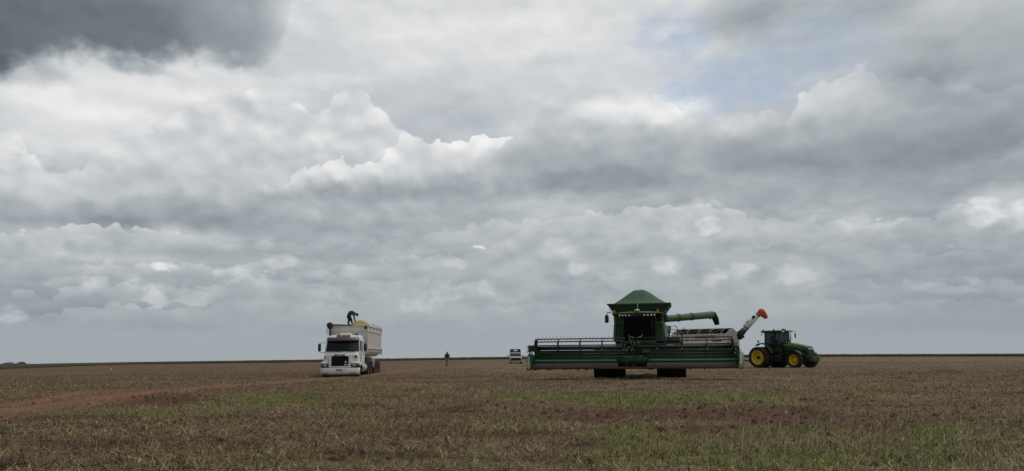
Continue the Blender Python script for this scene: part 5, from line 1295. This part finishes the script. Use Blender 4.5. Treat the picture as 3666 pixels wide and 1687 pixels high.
# ================================================================== pickup coming down the track
def make_pickup():
    x, y = 0.42, 117.0
    o, L = thing('pickup_truck', x, y, R_(1), 'old white pickup with a tall dark canvas canopy, facing us far down the track', 'pickup')
    WP = mat('pickup_white', (.46, .47, .465), .4, dirt=.25, coat=.2, low=.7); CAN = mat('dark_canvas', (.030, .040, .034), .8, dirt=.2, dcol=(.06, .06, .05))
    for s in (-1, 1):
        for yy in (.85, 3.7): wheel(o, (s * .80, yy, .33), (s, 0, 0), .36, .26, .2, RUBD, STEEL, 0, dish=.02)
    b = MB(); b.hexa([(-.95, .12, .42), (.95, .12, .42), (.95, 5.0, .42), (-.95, 5.0, .42)], [(-.94, .10, .95), (.94, .10, .95), (.94, 5.0, 1.04), (-.94, 5.0, 1.04)]); b.build('body', WP, o, .05, 3)
    b = MB(); b.hexa([(-.92, .12, .95), (.92, .12, .95), (.90, 1.6, .98), (-.90, 1.6, .98)], [(-.86, .25, 1.02), (.86, .25, 1.02), (.84, 1.55, 1.09), (-.84, 1.55, 1.09)]); b.build('hood', WP, o, .05, 3)
    b = MB(); b.box(-.90, .90, .05, .15, .50, .90)
    for k in range(7): b.box(-.66, .66, .035, .055, .54 + k * .045, .553 + k * .045)
    g = b.build('grille', BLK, o, .01)
    for s in (-1, 1):
        MB().lathe([(.001, -.02), (.07, -.015), (.105, .02), (.105, .06)], (s * .77, .035, .71), (0, 1, 0), 14).build('headlight', mat('pickup_lamp', (.45, .46, .44), .2, dirt=.2), o)
    MB().box(-.85, .85, .3, 4.9, .22, .50).build('chassis', BLK, o)
    MB().box(-1.0, 1.0, -.12, .06, .29, .45).build('bumper', mat('pickup_chrome', (.40, .38, .36), .4, metal=.3, dirt=.4), o, .03)
    b = MB(); b.loft([[(-.90, 1.5, 1.03), (.90, 1.5, 1.03), (.92, 2.9, 1.0), (-.92, 2.9, 1.0)], [(-.80, 1.98, 1.60), (.80, 1.98, 1.60), (.82, 2.85, 1.60), (-.82, 2.85, 1.60)], [(-.74, 2.1, 1.66), (.74, 2.1, 1.66), (.76, 2.8, 1.67), (-.76, 2.8, 1.67)]], True, False); cab = b.build('cab', WP, o, .03)
    b = MB(); b.hexa([(-.85, 1.485, 1.06), (.85, 1.485, 1.06), (.85, 1.52, 1.06), (-.85, 1.52, 1.06)], [(-.76, 1.925, 1.575), (.76, 1.925, 1.575), (.76, 1.97, 1.575), (-.76, 1.97, 1.575)]); b.build('windshield', GLS, cab)
    for s in (-1, 1):
        m_ = MB().box(s * 1.10 - .07, s * 1.10 + .07, 1.4, 1.5, 1.10, 1.32).build('mirror', BLK, o, .02)
        MB().tube([(s * .9, 1.6, 1.05), (s * 1.08, 1.47, 1.14)], .025, 6).build('mirror_arm', BLK, m_)
    # canopy over the load bed: arched hoops and canvas with a front window
    b = MB(); F_ = [(-.86, 1.2), (-.82, 1.9), (-.74, 2.16), (-.62, 2.21), (.62, 2.21), (.72, 2.18), (.80, 1.9), (.84, 1.2)]
    n = len(F_); ya, yb = 3.0, 5.0
    vs = [(a, ya, c) for a, c in F_] + [(a, yb, c) for a, c in F_]
    b.add(vs, [(i, i + 1, n + i + 1, n + i) for i in range(n - 1)])
    wn = [(-.32, 1.98), (-.30, 2.08), (.30, 2.08), (.32, 1.98)]
    b.add([(-.86, ya, 1.2), (-.82, ya, 1.9), (-.74, ya, 2.16), (-.62, ya, 2.21), (-.31, ya, 2.21), (-.31, ya, 2.09), (-.31, ya, 1.97), (-.31, ya, 1.2)], [tuple(range(8))])
    b.add([(.82, ya, 1.2), (.80, ya, 1.9), (.72, ya, 2.18), (.62, ya, 2.21), (.31, ya, 2.21), (.31, ya, 2.09), (.31, ya, 1.97), (.31, ya, 1.2)], [tuple(range(8))[::-1]])
    b.add([(-.31, ya, 2.09), (.31, ya, 2.09), (.31, ya, 2.21), (-.31, ya, 2.21)], [(0, 1, 2, 3)]); b.add([(-.31, ya, 1.2), (.31, ya, 1.2), (.31, ya, 1.97), (-.31, ya, 1.97)], [(0, 1, 2, 3)])
    c_ = b.build('canopy', CAN, o)
    c_.modifiers.new('thick', 'SOLIDIFY').thickness = .03
    MB().hexa([(-.26, 2.95, 1.70), (.26, 2.95, 1.70), (.26, 2.98, 1.70), (-.26, 2.98, 1.70)], [(-.24, 2.95, 1.82), (.24, 2.95, 1.82), (.24, 2.98, 1.82), (-.24, 2.98, 1.82)]).build('rear_pane', mat('canopy_pane', (.34, .35, .34), .3), c_)
make_pickup()
mp_ = unproj(397, 1327)
b = MB(); b.tube([(0, 0, -.1), (0, 0, .22)], .035, 8).box(-.09, .09, -.03, .03, .10, .26); q = b.build('marker_post', mat('marker_white', (.8, .8, .78), .6, dirt=.1)); q.location = (mp_.x, mp_.y, float(ground(mp_.x, mp_.y)))
tag(q, 'tiny white marker post standing alone in the stubble far out on the left', 'marker post')
# ================================================================== tractor, facing right and half towards us
def make_tractor():
    rz = R_(-53)
    o, L = thing('farm_tractor', 22.45, 69.3, rz, 'green tractor with yellow wheel rims and dual rear tyres, hitched to the grain cart', 'tractor')
    wb = 3.2
    for s in (-1, 1):
        wheel(o, (0, s * 1.55, .90), (0, s, 0), .915, .50, .60, RUBD, YEL, 20, .055, dish=-.10, n=40)
        wheel(o, (0, s * .97, .90), (0, s, 0), .915, .50, .60, RUBD, YEL, 20, .055, dish=-.05, n=40)
        wheel(o, (wb, s * 1.10, .67), (0, s, 0), .685, .44, .415, RUBD, YEL, 18, .045, dish=-.06, n=36, hub=.19)
    MB().tube([(0, -1.7, .90), (0, 1.7, .90)], .13, 12).build('rear_axle', BLK, o)
    MB().tube([(wb, -1.0, .67), (wb, 1.0, .67)], .11, 10).box(wb - .2, wb + .2, -.3, .3, .5, .95).build('front_axle', GRND, o)
    b = MB(); b.box(-.5, 2.3, -.5, .5, .45, 1.35).box(2.2, 3.6, -.26, .26, .72, 1.3).box(-.75, -.5, -.25, .25, .5, 1.1); b.build('transmission', BLK, o, .03)
    for s in (-1, 1):
        MB().box(.75, 1.75, *sorted((s * .42, s * .86)), .52, 1.12).build('fuel_tank', BLK, o, .07)
        b = MB()
        for z in (.5, .8, 1.1): b.box(1.75, 2.1, *sorted((s * .55, s * .95)), z, z + .04)
        b.box(1.75, 1.79, *sorted((s * .55, s * .95)), .5, 1.3); b.build('cab_step', BLK, o)
    # hood
    b = MB(); rings = []
    for x, zt, w, zb in ((1.72, 2.17, .50, 1.30), (2.2, 2.15, .50, 1.32), (2.8, 2.06, .49, 1.40), (3.3, 1.97, .48, 1.42), (3.7, 1.87, .47, 1.30), (3.97, 1.79, .46, 1.15), (4.04, 1.70, .44, 1.08)):
        rings.append([(x, -w, zb), (x, -w * 1.02, zt - .30), (x, -w * .97, zt - .12), (x, -w * .78, zt - .03), (x, -w * .3, zt), (x, w * .3, zt), (x, w * .78, zt - .03), (x, w * .97, zt - .12), (x, w * 1.02, zt - .30), (x, w, zb)])
    b.loft(rings, True, True); hood = b.build('hood', GRN, o)
    for s in (-1, 1):
        b = MB(); P = [(1.80, 1.965, .5145), (2.4, 1.935, .513), (3.0, 1.845, .503), (3.55, 1.70, .487)]
        for k in range(3):
            (xa, za, ya), (xb, zb, yb) = P[k], P[k + 1]
            b.hexa([(xa, s * (ya - .02), za - .028), (xa, s * (ya + .006), za - .028), (xa, s * (ya + .006), za + .03), (xa, s * (ya - .02), za + .03)], [(xb, s * (yb - .02), zb - .022 + .008 * k), (xb, s * (yb + .006), zb - .022 + .008 * k), (xb, s * (yb + .006), zb + .022 - .008 * k), (xb, s * (yb - .02), zb + .022 - .008 * k)])
        b.build('hood_stripe', YELD, hood)
        b = MB(); b.hexa([(3.28, s * .475, 1.60), (3.50, s * .465, 1.565), (3.50, s * .485, 1.565), (3.28, s * .495, 1.60)], [(3.28, s * .475, 1.635), (3.50, s * .465, 1.60), (3.50, s * .485, 1.60), (3.28, s * .495, 1.635)]); b.build('model_decal', YELD, hood)
        b = MB(); pts = [(2.95, 1.42), (3.6, 1.42), (4.02, 1.10), (4.05, .78), (3.85, .70), (3.72, .9), (3.5, 1.1), (3.2, 1.2), (2.95, 1.22)]
        b.prism(pts, 'y', *sorted((s * .40, s * .46))); b.build('side_shield', GRN, o, .015)
        MB().box(2.55, 2.75, *sorted((s * .47, s * .53)), 1.50, 1.60).build('side_intake', BLK, o, .02)
        b = MB(); pts = [(wb + .80 * math.cos(a), .67 + .80 * math.sin(a)) for a in np.linspace(R_(35), R_(165), 12)] + [(wb + .77 * math.cos(a), .67 + .77 * math.sin(a)) for a in np.linspace(R_(165), R_(35), 12)]
        b.prism(pts, 'y', *sorted((s * .88, s * 1.30))); b.build('front_fender', BLK, o)
        # rear fender, flared over the inner tyre
        P = [(-.52, 1.96), (-.45, 2.04), (-.2, 2.10), (.05, 2.13), (.30, 2.09), (.52, 1.98), (.72, 1.80), (.90, 1.55), (1.04, 1.28)]
        b = MB(); rings = []
        for x, z in P: rings.append([(x, s * .66, z - .03), (x, s * .66, z + .03), (x, s * 1.12, z + .02), (x, s * 1.24, z - .05), (x, s * 1.22, z - .09)])
        b.loft(rings, True, True); fd = b.build('rear_fender', GRN, o)
        MB().tube([(-.30, s * 1.08, 2.08), (-.30, s * 1.08, 2.22)], .02, 6).lathe([(.02, -.05), (.085, -.04), (.09, .04), (.03, .07)], (-.30, s * 1.08, 2.27), (1, 0, 0), 12).build('fender_lamp', BLK, fd)
    b = MB(); b.box(3.97, 4.055, -.36, .36, .98, 1.60)
    for k in range(8): b.box(4.045, 4.062, -.34, .34, 1.0 + .06 * k, 1.018 + .06 * k)
    gr = b.build('grille', mat('grille_mesh', (.030, .022, .018), .6, dirt=.5, dcol=(.10, .07, .05)), o, .02)
    for yv in (-.24, .0, .24): MB().box(4.03, 4.07, yv - .085, yv + .085, 1.52, 1.64).build('headlight', LAMP, gr, .015)
    for s in (-1, 1): MB().hexa([(3.86, s * .40, 1.38), (4.02, s * .36, 1.38), (4.03, s * .40, 1.38), (3.88, s * .445, 1.38)], [(3.82, s * .42, 1.62), (4.0, s * .37, 1.62), (4.01, s * .41, 1.62), (3.84, s * .46, 1.62)]).build('corner_lamp', mat('lamp_grey', (.35, .33, .31), .3, dirt=.3), o)
    b = MB(); b.box(3.6, 4.15, -.22, .22, .55, .92); b.build('weight_carrier', GRND, o, .02)
    b = MB(); b.hexa([(4.12, -.52, .50), (4.50, -.50, .56), (4.50, .50, .56), (4.12, .52, .50)], [(4.12, -.54, .98), (4.52, -.50, .98), (4.52, .50, .98), (4.12, .54, .98)]); b.build('front_weights', GRN, o, .03)
    # cab
    x0, x1, cy = .06, 1.62, .72
    b = MB(); b.hexa([(x0, -cy, 1.30), (x1 + .1, -cy, 1.30), (x1 + .1, cy, 1.30), (x0, cy, 1.30)], [(x0, -cy, 1.75), (x1 + .1, -cy, 1.75), (x1 + .1, cy, 1.75), (x0, cy, 1.75)])
    b.box(x0, x0 + .5, -cy + .05, cy - .05, 1.75, 2.1)
    cab = b.build('cab', BLK, o, .03)
    for s in (-1, 1):
        for xb, xt, r in ((x0 + .04, x0 + .08, .045), (1.13, 1.13, .075), (x1 + .06, x1 - .06, .04)):
            MB().tube([(xb, s * (cy - .02), 1.7), (xt, s * (cy - .04), 3.02)], r, 8).build('cab_pillar', BLK, cab)
        MB().hexa([(x0 + .05, s * cy - .006, 1.75), (x1 + .06, s * cy - .006, 1.75), (x1 + .06, s * cy + .006, 1.75), (x0 + .05, s * cy + .006, 1.75)], [(x0 + .09, s * (cy - .03) - .006, 3.02), (x1 - .06, s * (cy - .03) - .006, 3.02), (x1 - .06, s * (cy - .03) + .006, 3.02), (x0 + .09, s * (cy - .03) + .006, 3.02)]).build('side_glass', GLT, cab)
    MB().hexa([(x1 + .06, -cy + .03, 1.75), (x1 + .075, -cy + .03, 1.75), (x1 + .075, cy - .03, 1.75), (x1 + .06, cy - .03, 1.75)], [(x1 - .06, -cy + .05, 3.02), (x1 - .045, -cy + .05, 3.02), (x1 - .045, cy - .05, 3.02), (x1 - .06, cy - .05, 3.02)]).build('windscreen', GLT, cab)
    MB().box(x0 + .08, x0 + .095, -cy + .05, cy - .05, 2.1, 3.0).build('rear_glass', GLT, cab)
    b = MB(); b.box(.45, .95, -.27, .27, 1.75, 2.15).hexa([(.38, -.26, 2.15), (.55, -.26, 2.15), (.55, .26, 2.15), (.38, .26, 2.15)], [(.28, -.22, 2.75), (.42, -.22, 2.75), (.42, .22, 2.75), (.28, .22, 2.75)]); b.build('seat', BLK, cab, .05)
    b = MB(); b.tube([(1.55, 0, 1.75), (1.32, 0, 2.30)], .06, 8).lathe([(.18, -.015), (.20, 0), (.18, .015)], (1.30, 0, 2.33), (-.5, 0, .86), 16).box(1.0, 1.3, -.6, -.45, 1.75, 2.35); b.build('steering_wheel', BLK, cab)
    b = MB(); rings = []
    for z, k in ((3.00, -.05), (3.03, .06), (3.14, .10), (3.20, .03), (3.22, -.18)):
        rings.append([(x0 - .12 - k, -cy - .08 - k, z), (x1 + .14 + k, -cy - .08 - k, z), (x1 + .14 + k, cy + .08 + k, z), (x0 - .12 - k, cy + .08 + k, z)])
    b.loft(rings, True, False); roof = b.build('cab_roof', GRN, o, .03)
    for xx, yy in ((.02, -.72), (1.12, -.78), (.72, -.2)): MB().lathe([(.075, 0), (.08, .04), (.05, .1), (.01, .11)], (xx, yy, 3.20), (0, 0, 1), 10).build('roof_lamp', BLK, roof)
    for yy in (-.62, -.42, .42, .62): MB().lathe([(.001, .0), (.06, .005), (.07, .05)], (x1 + .25, yy, 3.07), (-1, 0, 0), 10).build('work_lamp', LAMP, roof)
    MB().box(x1 - .22, x1 + .12, -.16, .16, 3.22, 3.27).build('receiver_base', BLK, roof, .01)
    MB().ball((x1 - .05, 0, 3.31), .16, .16, .10, 14).build('satellite_receiver', mat('receiver_bright', (.75, .68, .14), .4, dirt=.1), roof)
    m_ = MB().tube([(x1 + .1, .70, 3.13), (x1 + .15, 1.35, 3.16), (x1 + .15, 1.40, 3.12), (x1 + .15, 1.40, 2.85)], .018, 6).build('mirror_arm', BLK, o)
    MB().box(x1 + .10, x1 + .16, 1.30, 1.46, 2.55, 2.95).build('mirror', BLK, m_, .02)
    m_ = MB().tube([(x0, -.78, 2.85), (x0 - .05, -1.0, 2.85)], .012, 5).build('mirror_arm', BLK, o); MB().box(x0 - .07, x0 - .03, -1.08, -.98, 2.80, 2.92).build('mirror', BLK, m_, .01)
    MB().tube([(x1 + .16, .62, 2.18), (x1 + .16, .66, 2.80), (x1 + .16, .60, 2.88), (x1 + .08, .50, 2.88)], .035, 8).build('exhaust_stack', BLK, o)
    MB().box(-1.35, -.5, -.06, .06, .48, .56).tube([(-.7, -.35, .75), (-1.3, -.42, .62)], .05, 6).tube([(-.7, .35, .75), (-1.3, .42, .62)], .05, 6).build('drawbar', BLK, o)
    return o
make_tractor()

# ================================================================== grain cart between combine and tractor
def make_cart():
    rz = R_(-34)
    o, L = thing('grain_cart', 17.75, 72.9, rz, 'dusty white grain cart with hooped open top and raised silver auger, behind the combine header', 'grain cart')
    hl, hw, zr, zw, zk = 2.62, 1.62, 3.02, 2.26, 3.54
    b = MB()
    for s in (-1, 1):
        b.hexa([(-hl, s * hw, zw), (hl, s * hw, zw), (hl, s * (hw - .05), zw), (-hl, s * (hw - .05), zw)], [(-hl, s * hw, zr), (hl, s * hw, zr), (hl, s * (hw - .05), zr), (-hl, s * (hw - .05), zr)])
        b.hexa([(-hl * .72, s * .45, .95), (hl * .72, s * .45, .95), (hl * .72, s * .40, .95), (-hl * .72, s * .40, .95)], [(-hl, s * hw, zw), (hl, s * hw, zw), (hl, s * (hw - .05), zw), (-hl, s * (hw - .05), zw)])
    b.box(-hl * .72, hl * .72, -.45, .45, .90, .96)
    tub = b.build('tub', WHTC, o)
    GE = mat('end_shaded_grey', (.30, .31, .31), .5, dirt=.4, dcol=(.24, .2, .17))  # greyer than the white tub: shade on the ends painted in
    for s in (-1, 1):
        arc = [(hw * math.cos(a), zr + (zk - zr) * (1 - abs(math.cos(a)) ** 1.5)) for a in np.linspace(0, math.pi, 15)]
        pts = [(-hw, zw), (-.45, .93), (.45, .93), (hw, zw)]
        prof = arc[::1]; poly = [(hw, zw)] + arc + [(-hw, zw)]
        x0 = s * hl
        vs = [(x0, y, z) for y, z in poly] + [(x0 - s * .05, y, z) for y, z in poly]; n = len(poly)
        b = MB(); b.add(vs, [tuple(range(n)), tuple(range(n, 2 * n))[::-1]] + [(i, (i + 1) % n, n + (i + 1) % n, n + i) for i in range(n)])
        b.hexa([(x0 * .72, -.45, .93), (x0 * .72, .45, .93), (x0 * .72 - s * .05, .45, .93), (x0 * .72 - s * .05, -.45, .93)], [(x0, -hw, zw), (x0, hw, zw), (x0 - s * .05, hw, zw), (x0 - s * .05, -hw, zw)])
        b.build('end_panel', GE, o)
    b = MB()
    for s in (-1, 1):
        b.box(-hl - .02, hl + .02, *sorted((s * (hw + .003), s * (hw + .07))), zr - .10, zr + .02)
        for x in (-hl, hl): b.box(x - .03, x + .03, *sorted((s * (hw + .003), s * (hw + .05))), zw + .02, zr - .10)
        b.box(-hl, hl, *sorted((s * (hw + .003), s * (hw + .05))), zw - .04, zw + .02)
    b.build('tub_rail', WHTC, tub)
    HP = mat('hoop_grey', (.30, .27, .24), .5, dirt=.4)
    for x in np.linspace(-hl + .3, hl - .6, 5):
        b = MB(); b.tube([(x, hw * math.cos(a), zr + (zk - zr) * (1 - abs(math.cos(a)) ** 1.5)) for a in np.linspace(0, math.pi, 13)], .02, 6); b.build('hoop', HP, o)
    b = MB()
    xs = np.linspace(-hl + .3, hl - .6, 5)
    for k in range(4): b.tube([(xs[k], -hw + .05, zr + .05), (xs[k + 1], -.25, zk - .05)], .014, 4)
    b.tube([(-hl, 0, zk), (hl, 0, zk)], .035, 6); b.build('hoop_rope', HP, o)
    b = MB()                                                   # tarp thrown back over the far half
    b.grid(lambda u, v: (-hl + .05 + 2 * (hl - .05) * u, hw * math.cos(R_(2 + 84 * v)), zr + (zk - zr) * (1 - abs(math.cos(R_(2 + 84 * v))) ** 1.5) + .035 - .02 * math.sin(u * math.pi * 5) ** 2), 30, 10)
    t_ = b.build('folded_tarp', mat('brown_tarp', (.085, .070, .058), .8, dirt=.4, dcol=(.14, .11, .09)), o); t_.modifiers.new('thick', 'SOLIDIFY').thickness = .02
    b = MB(); b.grid(lambda u, v: (-hl + .06 + 2 * (hl - .06) * u, (-1 + 2 * v) * (hw - .07), 2.45 + .22 * math.sin(math.pi * v) * math.sin(math.pi * u)), 12, 8); b.build('grain_fill', mat('dull_grain', (.12, .085, .04), .9, dirt=.3), o)
    TB = mat('text_black', (.015, .015, .015), .5, dirt=.2)
    text_mesh('REBOKE NINJA', .30, Vector((.62, -hw - .012, 2.76)), FACE_FRONT, TB, tub, shear=.25, bold=.010, sx=.98)
    text_mesh('16000', .13, Vector((1.90, -hw - .012, 2.72)), FACE_FRONT, mat('text_grey', (.12, .12, .12), .5), tub, shear=.2, sx=1.0)
    b = MB(); b.hexa([(1.15, -hw - .012, 2.33), (2.0, -hw - .012, 2.33), (2.0, -hw + .0, 2.33), (1.15, -hw, 2.33)], [(1.35, -hw - .012, 2.46), (2.35, -hw - .012, 2.50), (2.35, -hw, 2.50), (1.35, -hw, 2.46)]); b.build('red_stripe', mat('decal_red', (.40, .075, .06), .5, dirt=.4), tub)
    # running gear
    for s in (-1, 1):
        for x in (-.75, 1.45): wheel(o, (x, s * 1.30, .83), (0, s, 0), .85, .62, .42, RUBD, mat('rim_grey', (.25, .23, .2), .5, dirt=.5), 16, .04, dish=.05)
        MB().box(-1.6, 2.3, *sorted((s * .62, s * .80)), .85, 1.10).build('chassis_rail', RUST, o, .02)
        for x_ in (-.75, 1.45): MB().box(x_ - .45, x_ + .45, *sorted((s * 1.05, s * 1.5)), 1.72, 1.80).build('mudguard', GRYP, o, .01)
    for x in (-.75, 1.45): MB().tube([(x, -1.3, .83), (x, 1.3, .83)], .09, 8).build('axle', BLK, o)
    MB().tube([(2.2, -.65, .95), (3.8, -.08, .62), (4.9, 0, .55)], .07, 6).tube([(2.2, .65, .95), (3.8, .08, .62), (4.9, 0, .55)], .07, 6).build('drawbar', BLK, o)
    # auger: dark gearbox at the foot, silver tube, orange hood
    A = L(2651, 1196, 70.9); Bp = L(2717, 1123, 70.4); d = (Bp - A); n_ = d.normalized()
    b = MB(); b.tube([A, Bp], .235, 20); au = b.build('auger_tube', mat('auger_silver', (.66, .66, .65), .42, metal=.1, dirt=.3, dcol=(.3, .27, .24)), o)
    for f_ in (.30, .95): MB().lathe([(.235, -.04), (.285, -.03), (.285, .03), (.235, .04)], A + d * f_, n_, 20).build('auger_flange', BLK, au)
    sd_ = n_.cross(Vector((0, 1, 0))).normalized()
    C = A + d * .78 + L(2703, 1133, 69.9) * 0; 
    MB().tube([A + d * .76 + Vector((-.1, -.24, .02)), A + d * .88 + Vector((-.1, -.24, .02))], .13, 10).build('auger_window', BLK, au)
    MB().ball(A + d * .48 - sd_ * .0 + Vector((-.18, 0, .22)), .09, .09, .07).tube([A + d * .48, A + d * .48 + Vector((-.16, 0, .2))], .03, 5).build('auger_lamp', BLK, au)
    MB().tube([A + d * .30 + Vector((-.20, -.05, .20)), A + d * .62 + Vector((-.20, -.05, .20))], .03, 6).build('fold_ram', STEEL, au)
    b = MB(); b.tube([A - n_ * .35, A + n_ * .10, A + n_ * .55], [.18, .29, .27], 12).tube([L(2647, 1212, 71.2), L(2653, 1196, 70.9)], [.22, .26], 10).tube([L(2645, 1197, 70.9), L(2642, 1186, 70.9)], .10, 8).tube([L(2656, 1181, 70.9), L(2652, 1190, 70.9)], .12, 8).tube([L(2657, 1199, 70.7), L(2663, 1210, 70.7)], [.14, .09], 8).tube([L(2640, 1194, 70.9), L(2650, 1196, 70.9)], .08, 6)
    b.build('auger_gearbox', mat('gearbox_dark', (.035, .032, .028), .6, dirt=.4), o)
    # curved hood: a deep rounded wedge, closed underneath
    oc = [(2711, 1119), (2714, 1111), (2719, 1106), (2726, 1104), (2733, 1108), (2740, 1115), (2746, 1125), (2750, 1136), (2744, 1141), (2736, 1138), (2728, 1131), (2721, 1126)]
    rings = []
    for k, dd in ((.70, -.31), (.92, -.26), (1.0, -.12), (1.0, .12), (.92, .26), (.70, .31)):
        rings.append([L(2731 + (a - 2731) * k, 1121 + (c - 1121) * k, 70.4 + dd) for a, c in oc])
    hd = MB().loft(rings, True, True).build('auger_hood', ORA, o)
    mo = [(2724, 1127), (2731, 1131), (2739, 1138), (2744, 1142), (2738, 1142), (2730, 1137), (2724, 1132)]
    MB().loft([[L(a, c, 70.4 + dd) for a, c in mo] for dd in (-.24, .24)], True, False).build('hood_mouth_shade', BLK, hd)  # black block painted in as the shade inside the mouth
    MB().tube([L(2734, 1108, 70.07), L(2738, 1122, 70.06), L(2739, 1137, 70.1)], .022, 6).build('hood_seam', mat('orange_dark', (.35, .07, .015), .5), hd)
    return o
make_cart()
